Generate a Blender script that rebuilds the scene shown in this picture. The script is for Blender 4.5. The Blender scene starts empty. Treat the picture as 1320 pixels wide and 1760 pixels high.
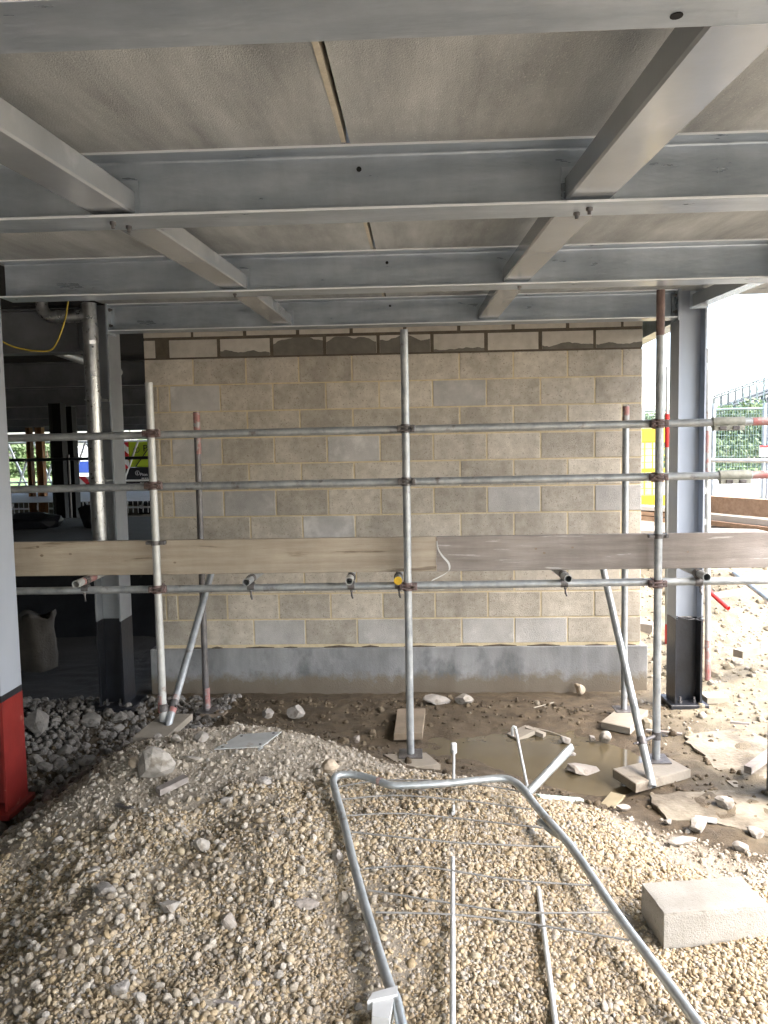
import bpy, bmesh, math, random
import numpy as np
from mathutils import Vector, Matrix, noise as mnoise, Euler

rnd = random.Random(7)
C = bpy.context.scene.collection
SC = bpy.context.scene

# ------------------------------------------------------------------ camera
CAM = Vector((0.0, 0.0, 2.05))
FPX, IW, IH = 1320.0, 1320.0, 1760.0
cam_rot = (Matrix.Rotation(math.radians(2.25), 3, 'Z')
           @ Matrix.Rotation(math.pi / 2 - math.atan(103 / FPX), 3, 'X')
           @ Matrix.Rotation(-0.018, 3, 'Z'))
cd = bpy.data.cameras.new('camera')
cd.sensor_fit = 'VERTICAL'; cd.sensor_height = 36.0; cd.lens = 36.0 * FPX / IH
cd.clip_start = 0.05; cd.clip_end = 3000
cam = bpy.data.objects.new('camera', cd); C.objects.link(cam)
cam.matrix_world = Matrix.Translation(CAM) @ cam_rot.to_4x4()
SC.camera = cam

# ------------------------------------------------------------------ world, sun, exposure
SUN_EL, SUN_AZ = math.radians(52), math.radians(118)      # azimuth from +Y towards +X: from the right, a little behind
w = bpy.data.worlds.new('World'); SC.world = w; w.use_nodes = True
nt = w.node_tree; bg = nt.nodes['Background']
sky = nt.nodes.new('ShaderNodeTexSky'); sky.sky_type = 'NISHITA'; sky.sun_disc = False
sky.sun_elevation = SUN_EL; sky.sun_rotation = SUN_AZ
sky.air_density = 1.0; sky.dust_density = 4.0; sky.ozone_density = 1.0
hsv = nt.nodes.new('ShaderNodeHueSaturation'); hsv.inputs['Saturation'].default_value = 0.9     # hazy bright overcast
nt.links.new(sky.outputs['Color'], hsv.inputs['Color']); nt.links.new(hsv.outputs['Color'], bg.inputs['Color']); bg.inputs['Strength'].default_value = 0.15
sd = bpy.data.lights.new('sun', 'SUN'); sd.energy = 0.5; sd.angle = math.radians(60); sd.color = (1.0, 0.985, 0.96)
sun = bpy.data.objects.new('sun', sd); C.objects.link(sun)
sdir = Vector((math.sin(SUN_AZ) * math.cos(SUN_EL), math.cos(SUN_AZ) * math.cos(SUN_EL), math.sin(SUN_EL)))
sun.rotation_euler = (-sdir).to_track_quat('-Z', 'Y').to_euler(); sun.location = (12, -6, 18)
SC.view_settings.view_transform = 'Standard'; SC.view_settings.look = 'None'
SC.view_settings.exposure = 3.2; SC.view_settings.gamma = 1.0
SC.view_settings.use_curve_mapping = False
SC.cycles.use_adaptive_sampling = True; SC.cycles.adaptive_threshold = 0.03; SC.cycles.max_bounces = 5; SC.cycles.diffuse_bounces = 4; SC.cycles.glossy_bounces = 3; SC.cycles.transmission_bounces = 2

# ------------------------------------------------------------------ helpers
def ray(px, py):
    return cam_rot @ Vector(((px - 660) / FPX, -(py - 880) / FPX, -1))
def P(px, py, Y):
    """world point that lies at distance Y into the place along a sight line"""
    d = ray(px, py); return CAM + d * (Y / d.y)
def G(px, py, z):
    """world point on the level z along a sight line"""
    d = ray(px, py); return CAM + d * ((z - CAM.z) / d.z)

ORG = {}
def tag(o, label=None, cat=None, group=None, kind=None):
    if label: o['label'] = label
    if cat: o['category'] = cat
    if group: o['group'] = group
    if kind: o['kind'] = kind
    return o
def thing(name, loc, label, cat, group=None):
    o = bpy.data.objects.new(name, None); C.objects.link(o); o.location = loc
    o.empty_display_size = 0.1
    ORG[o.name] = Vector(loc)
    return tag(o, label, cat, group)

class MB:
    def __init__(s): s.v = []; s.f = []; s.s = []
    def add(s, vs, fs, smooth=False):
        n = len(s.v); s.v += [Vector(p) for p in vs]
        for f in fs: s.f.append([i + n for i in f]); s.s.append(smooth)
        return s
    def hexa(s, p):       # 8 corners: bottom 4 ccw, top 4 ccw
        return s.add(p, [(3,2,1,0),(4,5,6,7),(0,1,5,4),(1,2,6,5),(2,3,7,6),(3,0,4,7)])
    def box(s, a, b):
        x0,y0,z0 = a; x1,y1,z1 = b
        return s.hexa([(x0,y0,z0),(x1,y0,z0),(x1,y1,z0),(x0,y1,z0),(x0,y0,z1),(x1,y0,z1),(x1,y1,z1),(x0,y1,z1)])
    def cbox(s, a, b, c=0.004):     # chamfered box
        x0,y0,z0 = a; x1,y1,z1 = b
        bm = bmesh.new(); m = Matrix.Translation(((x0+x1)/2,(y0+y1)/2,(z0+z1)/2)) @ Matrix.Diagonal((x1-x0,y1-y0,z1-z0,1))
        bmesh.ops.create_cube(bm, size=1, matrix=m)
        bmesh.ops.bevel(bm, geom=bm.edges[:], offset=c, segments=1, affect='EDGES', profile=0.5)
        bm.verts.index_update()
        s.add([v.co.copy() for v in bm.verts], [[v.index for v in f.verts] for f in bm.faces]); bm.free(); return s
    def prism(s, top, depth):       # polygon extruded down (top given counter-clockwise seen from above)
        n = len(top); t = [Vector(p) for p in top]; b = [p - Vector((0,0,depth)) for p in t]
        fs = [list(range(n)), list(range(2*n-1, n-1, -1))] + [(i, n+i, n+(i+1)%n, (i+1)%n) for i in range(n)]
        return s.add(t + b, fs)
    def tube(s, a, b, r, n=16, wall=0.0, r2=None):
        a = Vector(a); b = Vector(b); d = (b - a).normalized(); r2 = r if r2 is None else r2
        u = d.orthogonal().normalized(); w_ = d.cross(u)
        ring = lambda c, q: [c + (u*math.cos(2*math.pi*i/n) + w_*math.sin(2*math.pi*i/n))*q for i in range(n)]
        o0, o1 = ring(a, r), ring(b, r2)
        side = [(i, (i+1)%n, n+(i+1)%n, n+i) for i in range(n)]
        s.add(o0 + o1, side, True)
        if wall > 0:
            dp = min(0.12, (b-a).length*0.45)
            for c, q, sg in ((a, r, 1), (b, r2, -1)):
                oo, ii, dd = ring(c, q), ring(c, q-wall), ring(c + d*dp*sg, q-wall)
                f1 = [(i, n+i, n+(i+1)%n, (i+1)%n) for i in range(n)]
                if sg < 0: f1 = [t[::-1] for t in f1]
                s.add(oo + ii, f1)
                s.add(ii + dd, f1, True)
                cap = list(range(n)); s.add(dd, [cap if sg < 0 else cap[::-1]])
        else:
            s.add(o0, [list(range(n))[::-1]]); s.add(o1, [list(range(n))])
        return s
    def path(s, pts, r, n=10, closed=False):
        pts = [Vector(p) for p in pts]; m = len(pts); rr = r if isinstance(r, (list, tuple)) else [r]*m
        T = []
        for i in range(m):
            a = pts[max(i-1,0)]; b = pts[min(i+1,m-1)]; T.append((b-a).normalized())
        u = T[0].orthogonal().normalized(); vs = []
        for i in range(m):
            u = (u - T[i]*u.dot(T[i])).normalized(); w_ = T[i].cross(u)
            vs += [pts[i] + (u*math.cos(2*math.pi*k/n) + w_*math.sin(2*math.pi*k/n))*rr[i] for k in range(n)]
        fs = [(i*n+k, i*n+(k+1)%n, (i+1)*n+(k+1)%n, (i+1)*n+k) for i in range(m-1) for k in range(n)]
        s.add(vs, fs, True); s.add(vs[:n], [list(range(n))[::-1]]); s.add(vs[-n:], [list(range(n))]); return s
    def hexbolt(s, c, axis, r=0.012, h=0.012, shank=0.02):
        c = Vector(c); a = Vector(axis).normalized()
        s.tube(c, c + a*h, r, 6); s.tube(c + a*h, c + a*(h+shank), r*0.55, 8); return s
    def build(s, name, mat, parent=None, org=None):
        o0 = ORG[parent.name] if parent is not None else Vector(org if org is not None else (0,0,0))
        me = bpy.data.meshes.new(name)
        me.from_pydata([tuple(p - o0) for p in s.v], [], s.f)
        me.polygons.foreach_set('use_smooth', s.s)
        me.update()
        o = bpy.data.objects.new(name, me); C.objects.link(o)
        if mat: me.materials.append(mat)
        if parent is not None: o.parent = parent
        else: o.location = o0
        ORG[o.name] = o0
        return o

def rock_mb(c, size, seed, cuts=9, rough=0.12, sub=2, rot=None, low=0.5, high=0.85):
    r = random.Random(seed); bm = bmesh.new(); bmesh.ops.create_icosphere(bm, subdivisions=sub, radius=1)
    planes = [(Vector((r.gauss(0,1), r.gauss(0,1), r.gauss(0,1))).normalized(), r.uniform(low, high)) for _ in range(cuts)]
    off = Vector((r.uniform(0,50),)*3)
    E_ = (Euler((r.uniform(-.25,.25), r.uniform(-.25,.25), r.uniform(-.5,.5))) if rot is None else Euler(rot)).to_matrix()
    vs = []
    for v in bm.verts:
        p = v.co.copy()
        for nrm, d in planes:
            k = p.dot(nrm) - d
            if k > 0: p -= nrm*k
        p *= 1 + rough*mnoise.noise(v.co*2.3 + off)
        p = Vector((p.x*size[0], p.y*size[1], p.z*size[2]))
        vs.append(Vector(c) + E_ @ p)
    bm.verts.index_update()
    fs = [[v.index for v in f.verts] for f in bm.faces]; bm.free()
    return MB().add(vs, fs)

# ------------------------------------------------------------------ materials (procedural)
def lin(c): return tuple(c) + (1.0,)
def mat(name, c1, c2=None, scale=6, rough=0.7, metal=0.0, bump=0.0, bscale=60, detail=6, c3=None, s3=1.5, t3=0.55,
        stretch=(1,1,1), rvar=0.0, spec=0.5, objrand=0.0, w3=0.08, stain=0.0, stain_s=(1.3,1,.55), mudline=None):
    m = bpy.data.materials.new(name); m.use_nodes = True; t = m.node_tree; N = t.nodes; L = t.links
    b = N['Principled BSDF']; b.inputs['Roughness'].default_value = rough; b.inputs['Metallic'].default_value = metal
    b.inputs['Specular IOR Level'].default_value = spec
    co = N.new('ShaderNodeTexCoord'); mp = N.new('ShaderNodeMapping'); mp.inputs['Scale'].default_value = stretch
    L.new(co.outputs['Object'], mp.inputs['Vector']); vec = mp.outputs['Vector']
    oi = N.new('ShaderNodeObjectInfo')
    if objrand:
        ad = N.new('ShaderNodeVectorMath'); ad.operation = 'ADD'
        cb = N.new('ShaderNodeCombineXYZ'); mu = N.new('ShaderNodeMath'); mu.operation = 'MULTIPLY'; mu.inputs[1].default_value = 37
        L.new(oi.outputs['Random'], mu.inputs[0]); L.new(mu.outputs[0], cb.inputs[0]); L.new(mu.outputs[0], cb.inputs[2])
        L.new(vec, ad.inputs[0]); L.new(cb.outputs[0], ad.inputs[1]); vec = ad.outputs[0]
    col = None
    if c2 is not None:
        n = N.new('ShaderNodeTexNoise'); n.inputs['Scale'].default_value = scale; n.inputs['Detail'].default_value = detail
        n.inputs['Roughness'].default_value = 0.62; L.new(vec, n.inputs['Vector'])
        rp = N.new('ShaderNodeValToRGB'); rp.color_ramp.elements[0].position = 0.32; rp.color_ramp.elements[1].position = 0.68
        rp.color_ramp.elements[0].color = lin(c1); rp.color_ramp.elements[1].color = lin(c2)
        L.new(n.outputs['Fac'], rp.inputs['Fac']); col = rp.outputs['Color']
        if rvar:
            mr = N.new('ShaderNodeMapRange'); mr.inputs[3].default_value = max(0.03, rough-rvar); mr.inputs[4].default_value = min(1, rough+rvar)
            L.new(n.outputs['Fac'], mr.inputs[0]); L.new(mr.outputs[0], b.inputs['Roughness'])
    if c3 is not None:
        n3 = N.new('ShaderNodeTexNoise'); n3.inputs['Scale'].default_value = s3; n3.inputs['Detail'].default_value = 7
        n3.inputs['Roughness'].default_value = 0.6; L.new(vec, n3.inputs['Vector'])
        r3 = N.new('ShaderNodeValToRGB'); r3.color_ramp.elements[0].position = t3; r3.color_ramp.elements[1].position = t3 + w3
        L.new(n3.outputs['Fac'], r3.inputs['Fac'])
        mx = N.new('ShaderNodeMix'); mx.data_type = 'RGBA'; L.new(r3.outputs['Color'], mx.inputs[0])
        if col: L.new(col, mx.inputs[6])
        else: mx.inputs[6].default_value = lin(c1)
        mx.inputs[7].default_value = lin(c3); col = mx.outputs[2]
    if objrand:
        hs = N.new('ShaderNodeHueSaturation'); mr = N.new('ShaderNodeMapRange')
        mr.inputs[3].default_value = 1 - objrand; mr.inputs[4].default_value = 1 + objrand
        L.new(oi.outputs['Random'], mr.inputs[0]); L.new(mr.outputs[0], hs.inputs['Value'])
        if col: L.new(col, hs.inputs['Color'])
        else: hs.inputs['Color'].default_value = lin(c1)
        col = hs.outputs['Color']
    if stain:
        ns = N.new('ShaderNodeTexNoise'); ns.inputs['Scale'].default_value = 1.7; ns.inputs['Detail'].default_value = 8; ns.inputs['Roughness'].default_value = .65
        ms = N.new('ShaderNodeMapping'); ms.inputs['Scale'].default_value = stain_s; L.new(co.outputs['Object'], ms.inputs['Vector']); L.new(ms.outputs[0], ns.inputs['Vector'])
        mr2 = N.new('ShaderNodeMapRange'); mr2.inputs[1].default_value = .3; mr2.inputs[2].default_value = .65; mr2.inputs[3].default_value = 1-stain; mr2.inputs[4].default_value = 1+stain*.35
        L.new(ns.outputs[0], mr2.inputs[0]); h2 = N.new('ShaderNodeHueSaturation'); L.new(mr2.outputs[0], h2.inputs['Value']); L.new(col, h2.inputs['Color']); col = h2.outputs['Color']
    if mudline:
        sx = N.new('ShaderNodeSeparateXYZ'); L.new(co.outputs['Object'], sx.inputs[0])
        nm = N.new('ShaderNodeTexNoise'); nm.inputs['Scale'].default_value = 7; nm.inputs['Detail'].default_value = 8; nm.inputs['Roughness'].default_value = .7; L.new(co.outputs['Object'], nm.inputs['Vector'])
        ma = N.new('ShaderNodeMath'); ma.operation = 'MULTIPLY_ADD'; ma.inputs[1].default_value = -.34; L.new(nm.outputs[0], ma.inputs[0]); L.new(sx.outputs[2], ma.inputs[2])
        mq = N.new('ShaderNodeMapRange'); mq.inputs[1].default_value = mudline-.17; mq.inputs[2].default_value = mudline-.09; mq.inputs[3].default_value = .85; mq.inputs[4].default_value = 0; L.new(ma.outputs[0], mq.inputs[0])
        mm = N.new('ShaderNodeMix'); mm.data_type = 'RGBA'; L.new(mq.outputs[0], mm.inputs[0]); L.new(col, mm.inputs[6]); mm.inputs[7].default_value = (.15,.12,.08,1); col = mm.outputs[2]
    if col: L.new(col, b.inputs['Base Color'])
    else: b.inputs['Base Color'].default_value = lin(c1)
    if bump:
        nb = N.new('ShaderNodeTexNoise'); nb.inputs['Scale'].default_value = bscale; nb.inputs['Detail'].default_value = 5
        L.new(vec, nb.inputs['Vector']); bp = N.new('ShaderNodeBump'); bp.inputs['Strength'].default_value = bump
        bp.inputs['Distance'].default_value = 0.01; L.new(nb.outputs['Fac'], bp.inputs['Height']); L.new(bp.outputs['Normal'], b.inputs['Normal'])
    return m

m_galv = mat('galvanised steel', (.30,.32,.33), (.46,.48,.49), 9, .42, .55, .06, 40, rvar=.12, stretch=(1,1,1))
m_beam = mat('beam galvanised', (.335,.385,.435), (.51,.56,.605), 5.5, .32, .5, .12, 45, rvar=.16, stretch=(.45,2,2), c3=(.28,.325,.37), s3=1.8, t3=.48, w3=.2, stain=.26)
m_box = mat('box section paint', (.40,.425,.45), (.48,.505,.525), 2, .2, .45, .03, 60, c3=(.54,.56,.575), s3=5, t3=.6, w3=.1, stain=.12)
m_blue = mat('column grey blue', (.29,.325,.38), (.35,.385,.44), 2.5, .4, .3, .03, 60, rvar=.08, stretch=(1,1,.25), c3=(.40,.44,.49), s3=3, t3=.58, w3=.2)
m_galvshade = mat('shade toned galvanised', (.14,.15,.16), (.23,.24,.255), 3, .5, .4, .04, 50, rvar=.1)  # steel with the left bay's shade put into its colour
m_pipe = mat('bright zinc pipe', (.42,.44,.45), (.60,.62,.63), 22, .3, .8, .12, 30, rvar=.12)
m_colgalv = mat('column galvanised', (.24,.26,.285), (.33,.355,.38), 3, .42, .35, .04, 50, rvar=.1)
m_tubedark = mat('dark scaffold tube', (.12,.115,.115), (.20,.19,.19), 14, .5, .45, .12, 70)
m_edgeshine = mat('flange edge highlight', (.74,.77,.79), (.82,.84,.85), 12, .35, .2)  # bright colour painting the light caught on flange toes
m_black = mat('bitumen and shade black', (.008,.009,.012), (.022,.024,.03), 5, .35, 0, .15, 45, rvar=.15, c3=(.06,.06,.06), s3=9, t3=.66)  # also blackens the left-bay walls in place of shade
m_red = mat('red oxide paint', (.15,.010,.008), (.21,.018,.013), 4, .5, 0, .06, 50, c3=(.26,.12,.085), s3=14, t3=.64, w3=.08, stain=.3)
m_redpaint = mat('worn red paint', (.34,.12,.11), (.33,.24,.22), 14, .6, .15, .05, 60, c3=(.34,.34,.33), s3=12, t3=.52)
m_redbright = mat('bright red sleeve', (.62,.03,.03), (.68,.05,.04), 6, .45)
m_tube = mat('scaffold tube', (.28,.305,.32), (.46,.48,.485), 16, .42, .5, .12, 70, rvar=.15, c3=(.16,.14,.125), s3=7, t3=.60, w3=.10, stain=.2)
m_tubepale = mat('scaffold tube pale', (.40,.41,.40), (.52,.53,.51), 14, .5, .35, .1, 70, rvar=.12, c3=(.30,.25,.22), s3=8, t3=.62)
m_rusty = mat('rusty tube', (.12,.08,.07), (.22,.15,.13), 16, .7, .2, .15, 60)
m_coupler = mat('coupler steel', (.085,.08,.08), (.19,.18,.175), 40, .5, .55, .2, 90)
m_couplerred = mat('red coupler', (.17,.105,.095), (.15,.13,.125), 40, .6, .35, .2, 90)
m_sleeve = mat('sleeve coupler', (.24,.25,.21), (.36,.36,.31), 25, .6, .3, .15, 80)
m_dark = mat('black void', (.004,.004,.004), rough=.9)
m_slab = mat('deck concrete', (.32,.335,.335), (.48,.495,.485), 2.4, .93, 0, .45, 190, detail=10, c3=(.56,.57,.555), s3=120, t3=.58, w3=.12, stretch=(1.6,.7,1), stain=.42, stain_s=(2.6,.30,1))
m_slabshade = mat('shade toned concrete', (.018,.018,.018), (.04,.04,.04), 2, .9, 0, .2, 60)  # concrete with the left bay's shade put into its colour
m_grout = mat('grout edge', (.42,.38,.30), (.55,.50,.40), 25, .9, 0, .3, 80)
m_block = mat('concrete block', (.41,.37,.305), (.56,.515,.44), 14, .92, 0, .6, 170, objrand=.17, c3=(.30,.265,.215), s3=75, t3=.60, w3=.05, stain=.28)
m_blockgrey = mat('grey concrete block', (.40,.39,.37), (.50,.485,.46), 7, .92, 0, .6, 170, objrand=.08, c3=(.60,.585,.555), s3=4, t3=.56, w3=.14, stain=.22)
m_blocklight = mat('pale concrete block', (.43,.395,.335), (.55,.51,.445), 9, .92, 0, .5, 170, objrand=.06, c3=(.33,.30,.25), s3=50, t3=.64, w3=.05)
m_mortar = mat('sand mortar', (.55,.455,.285), (.66,.565,.385), 20, .95, 0, .3, 120, stain=.15)
m_wetmortar = mat('fresh mortar', (.075,.06,.042), (.12,.10,.07), 14, .85, 0, .5, 90)
m_smear = mat('mortar smear', (.12,.11,.09), (.17,.155,.13), 10, .85, 0, .3, 120)
m_plinth = mat('plinth concrete', (.19,.195,.198), (.31,.315,.315), 2.6, .75, 0, .3, 110, rvar=.15, c3=(.14,.145,.15), s3=3.2, t3=.51, w3=.14, stretch=(1,1,.7), stain=.28, stain_s=(3,1,.4), mudline=.08)
m_conc = mat('concrete block loose', (.29,.275,.24), (.36,.34,.305), 8, .92, 0, .4, 160, c3=(.25,.23,.20), s3=60, t3=.60, stain=.25)
m_slabpatch = mat('broken concrete slab', (.20,.175,.13), (.30,.265,.205), 4, .92, 0, .7, 40, c3=(.13,.108,.078), s3=3.4, t3=.47, w3=.15, stain=.25)
m_woodl = mat('pale board', (.31,.26,.20), (.44,.385,.305), 2.6, .85, 0, .3, 40, stretch=(.6,7,9), c3=(.18,.14,.10), s3=2.2, t3=.585, w3=.07, stain=.2)
m_woodg = mat('weathered board', (.19,.165,.145), (.31,.28,.255), 2.6, .88, 0, .3, 40, stretch=(.6,7,9), c3=(.47,.45,.42), s3=5, t3=.615, w3=.05, stain=.25)
m_knot = mat('board knot', (.16,.125,.09), (.25,.20,.15), 60, .8)
m_sole = mat('sole board timber', (.25,.22,.17), (.34,.30,.245), 3, .88, 0, .25, 60, objrand=.12, c3=(.18,.15,.115), s3=4, t3=.58, stain=.2)
m_soledark = mat('muddy timber', (.16,.125,.085), (.25,.20,.145), 6, .9, 0, .25, 60)
m_timber = mat('stacked timber', (.22,.13,.07), (.33,.21,.125), 3, .8, 0, .15, 40, stretch=(.5,6,6), objrand=.15)
m_timberpale = mat('pale timber', (.36,.32,.26), (.45,.41,.34), 4, .85, 0, .1, 40, objrand=.06)
m_plate = mat('zinc plate', (.40,.41,.40), (.52,.53,.52), 7, .5, .35, .05, 40, c3=(.36,.32,.26), s3=5, t3=.6)
m_barrier = mat('barrier galvanised', (.36,.39,.40), (.51,.54,.55), 14, .38, .6, .1, 60, rvar=.12, c3=(.29,.255,.205), s3=9, t3=.60, stain=.2)
m_wire = mat('dull wire', (.22,.22,.21), (.34,.33,.31), 30, .5, .6)
m_white = mat('white plastic', (.55,.56,.55), (.64,.65,.64), 6, .5)
m_rod = mat('pale rod', (.55,.57,.57), (.66,.68,.68), 10, .4, .3)
m_yellow = mat('yellow paint', (.50,.32,.005), (.55,.36,.01), 5, .45)
m_cable = mat('yellow cable', (.50,.37,.03), rough=.5)
m_lime = mat('lime green panel', (.42,.55,.03), (.46,.60,.04), 2, .5)
m_tarp = mat('woven sack', (.028,.024,.019), (.045,.039,.032), 9, .9, 0, .4, 60)
m_rust = mat('rust primer steel', (.15,.07,.025), (.24,.115,.04), 5, .7, .1, .1, 40)
m_leaf = mat('leaf', (.035,.065,.018), (.075,.12,.035), 2.2, .6, 0, 0, objrand=.1)
m_leafdark = mat('leaf dark', (.03,.06,.018), (.07,.11,.035), 2.2, .6)
m_bark = mat('bark', (.06,.045,.03), (.11,.085,.06), 8, .95, 0, .4, 30)
m_fence = mat('fence wire green grey', (.14,.20,.19), (.19,.26,.25), 8, .5, .2)
m_print = mat('sign lettering white', (.78,.78,.78), rough=.6)
m_printblack = mat('sign lettering black', (.02,.02,.02), rough=.6)
m_signred = mat('sign red', (.55,.03,.03), rough=.5)
m_roof = mat('lattice steel', (.06,.07,.075), (.09,.10,.11), 4, .5, .3)
m_whitepaint = mat('white paint', (.74,.75,.75), rough=.5)
m_vanblue = mat('blue body paint', (.03,.06,.26), rough=.35)

def stripes(name, c1, c2, freq, ang):
    m = bpy.data.materials.new(name); m.use_nodes = True; t = m.node_tree; N = t.nodes; L = t.links
    b = N['Principled BSDF']; b.inputs['Roughness'].default_value = .45
    co = N.new('ShaderNodeTexCoord'); mp = N.new('ShaderNodeMapping'); mp.inputs['Rotation'].default_value = (0, ang, 0)
    L.new(co.outputs['Object'], mp.inputs['Vector']); sx = N.new('ShaderNodeSeparateXYZ'); L.new(mp.outputs[0], sx.inputs[0])
    mu = N.new('ShaderNodeMath'); mu.operation = 'MULTIPLY'; mu.inputs[1].default_value = freq; L.new(sx.outputs[0], mu.inputs[0])
    fr = N.new('ShaderNodeMath'); fr.operation = 'FRACT'; L.new(mu.outputs[0], fr.inputs[0])
    gt = N.new('ShaderNodeMath'); gt.operation = 'GREATER_THAN'; gt.inputs[1].default_value = .5; L.new(fr.outputs[0], gt.inputs[0])
    mx = N.new('ShaderNodeMix'); mx.data_type = 'RGBA'; mx.inputs[6].default_value = lin(c1); mx.inputs[7].default_value = lin(c2)
    L.new(gt.outputs[0], mx.inputs[0]); L.new(mx.outputs[2], b.inputs['Base Color']); return m
m_chev = stripes('red white chevrons', (.62,.03,.04), (.8,.8,.8), 3.0, math.radians(45))

# ------------------------------------------------------------------ terrain
def g3(px, py, z): p = G(px, py, z); return (p.x, p.y, z)
ctrl = [g3(*a) for a in [
    # gravel heap
    (0,1760,.17),(180,1760,.20),(330,1760,.21),(500,1760,.16),(660,1760,.145),(1000,1760,.115),(1320,1760,.10),
    (0,1660,.13),(0,1590,.15),(110,1600,.24),(220,1610,.25),(400,1600,.20),(560,1600,.20),(690,1600,.195),(800,1600,.17),(1000,1600,.125),(1100,1640,.09),(1320,1640,.08),
    (30,1490,.20),(130,1480,.27),(300,1480,.29),(500,1480,.29),(600,1480,.25),(700,1480,.25),(900,1480,.19),(1040,1500,.13),(1130,1530,.095),(1270,1530,.085),
    (70,1415,.25),(110,1385,.29),(150,1345,.31),(195,1305,.325),(200,1370,.33),(300,1360,.34),(400,1340,.35),(560,1355,.34),(700,1390,.30),(850,1395,.27),(960,1400,.18),(1040,1410,.09),
    # crest
    (235,1275,.32),(330,1258,.335),(420,1250,.33),(500,1262,.31),(600,1300,.25),(700,1325,.19),(800,1338,.20),(880,1352,.16),(980,1380,.06),
    # mud and puddle
    (420,1232,.10),(520,1245,.06),(600,1265,.04),(660,1290,.03),(760,1300,.004),(860,1320,-.015),(720,1275,.006),(800,1280,-.004),
    (860,1270,-.012),(950,1290,-.03),(1030,1310,-.03),(960,1340,-.03),(1050,1360,-.02),(1100,1330,-.005),(1020,1270,.0),(760,1250,.02),
    (1150,1340,.03),(1200,1330,.04),
    # slab area on the right
    (1130,1390,.05),(1300,1400,.055),(1250,1290,.04),(1200,1440,.06),(1320,1470,.06),
    # trench on the left
    (60,1390,-.05),(20,1430,-.05),(100,1345,-.06),(140,1300,-.05),(165,1270,-.03),(205,1243,-.01),(70,1300,.03),(120,1240,.06)]]
for x in (-2.9,-2.3,-1.6,-.9,-.2,.5,1.2,1.9): ctrl.append((x, 6.45, -.025)); ctrl.append((x, 6.05, .03 if x < 1 else .02)); ctrl.append((x, 7.4, .05))
ctrl += [(-2.9,3.4,-.02),(-2.9,2.6,.02),(-3.2,4.4,-.02),(-3.0,5.3,.05),(2.4,2.6,.08),(2.5,3.5,.07),(2.7,4.4,.06),(2.7,5.3,.06),(2.6,6.2,.06),(2.6,7.2,.18),(3.2,7.2,.2),(3.4,6.0,.1),(3.4,4,.08),
         (-2.2,2.2,.06),(-1.5,1.6,.16),(-.5,1.5,.18),(.5,1.5,.14),(1.5,1.6,.1),(2.4,1.6,.09),(-2.8,1.6,.03)]
cp = np.array(ctrl); nC = len(cp)
def tpsU(r2): return np.where(r2 > 1e-12, r2*np.log(np.maximum(r2, 1e-12)), 0)
d2 = ((cp[:,None,:2]-cp[None,:,:2])**2).sum(-1)
A = np.zeros((nC+3, nC+3)); A[:nC,:nC] = tpsU(d2) + np.eye(nC)*.02; A[:nC,nC] = 1; A[:nC,nC+1:] = cp[:,:2]; A[nC:,:nC] = A[:nC,nC:].T
wts = np.linalg.solve(A, np.concatenate([cp[:,2], np.zeros(3)]))
def sstep(a, b, x): t = np.clip((x-a)/(b-a), 0, 1); return t*t*(3-2*t)
def H0(x, y):
    x = np.asarray(x, float); y = np.asarray(y, float); sh = x.shape; xf = x.ravel(); yf = y.ravel(); z = np.zeros(len(xf))
    near = (np.abs(xf) < 4.5) & (yf > .5) & (yf < 9)
    idx = np.nonzero(near)[0]
    for k in range(0, len(idx), 20000):
        ii = idx[k:k+20000]; q = np.stack([xf[ii], yf[ii]], 1)
        r2 = ((q[:,None,:]-cp[None,:,:2])**2).sum(-1)
        z[ii] = tpsU(r2) @ wts[:nC] + wts[nC] + q @ wts[nC+1:]
    z = np.clip(z, -.05, .45)
    far = .1*sstep(3, 0, yf)*sstep(3.5, 2, np.abs(xf)) + .92*sstep(6.7, 11.5, yf)*sstep(.3, 2.3, xf) - .02*sstep(-2, -3, xf)
    wN = sstep(3.9, 2.9, np.abs(xf-.2))*sstep(.8, 1.8, yf)*sstep(7.9, 6.7, yf)
    return (z*wN + far*(1-wN)).reshape(sh)

gravel_poly = [G(px,py,z).to_2d() for px,py,z in [(-140,1530,.08),(0,1450,.18),(60,1425,.22),(140,1405,.26),(250,1398,.31),(330,1372,.34),(430,1350,.35),(560,1325,.33),(640,1322,.24),(760,1338,.21),(870,1350,.2),(960,1372,.12),(1040,1392,.08),(1120,1435,.07),(1200,1482,.07),(1330,1530,.075),(1480,1580,.08)]] + [Vector((2.3,1.3)), Vector((-2.4,1.3))]
GP = np.array([tuple(p) for p in gravel_poly])
def inpoly(x, y, poly):
    ins = np.zeros(x.shape, bool); j = len(poly)-1
    for i in range(len(poly)):
        xi, yi = poly[i]; xj, yj = poly[j]
        c = ((yi > y) != (yj > y)) & (x < (xj-xi)*(y-yi)/(yj-yi+1e-12)+xi); ins ^= c; j = i
    return ins
def polydist(x, y, poly):
    d = np.full(x.shape, 1e9)
    for i in range(len(poly)):
        a = poly[i]; b = poly[(i+1) % len(poly)]; ab = b-a
        t = np.clip(((x-a[0])*ab[0]+(y-a[1])*ab[1])/(ab@ab+1e-12), 0, 1)
        d = np.minimum(d, np.hypot(x-a[0]-t*ab[0], y-a[1]-t*ab[1]))
    return np.where(inpoly(x, y, poly), d, -d)
def fbm(x, y, s, o=3, seed=0.0):
    out = np.empty(x.shape); xf, yf = x.ravel(), y.ravel(); of = out.ravel()
    for i in range(len(xf)): of[i] = mnoise.fractal((xf[i]*s+seed, yf[i]*s-seed, seed*.37), 1.0, 2.0, o)
    return of.reshape(x.shape)
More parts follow.
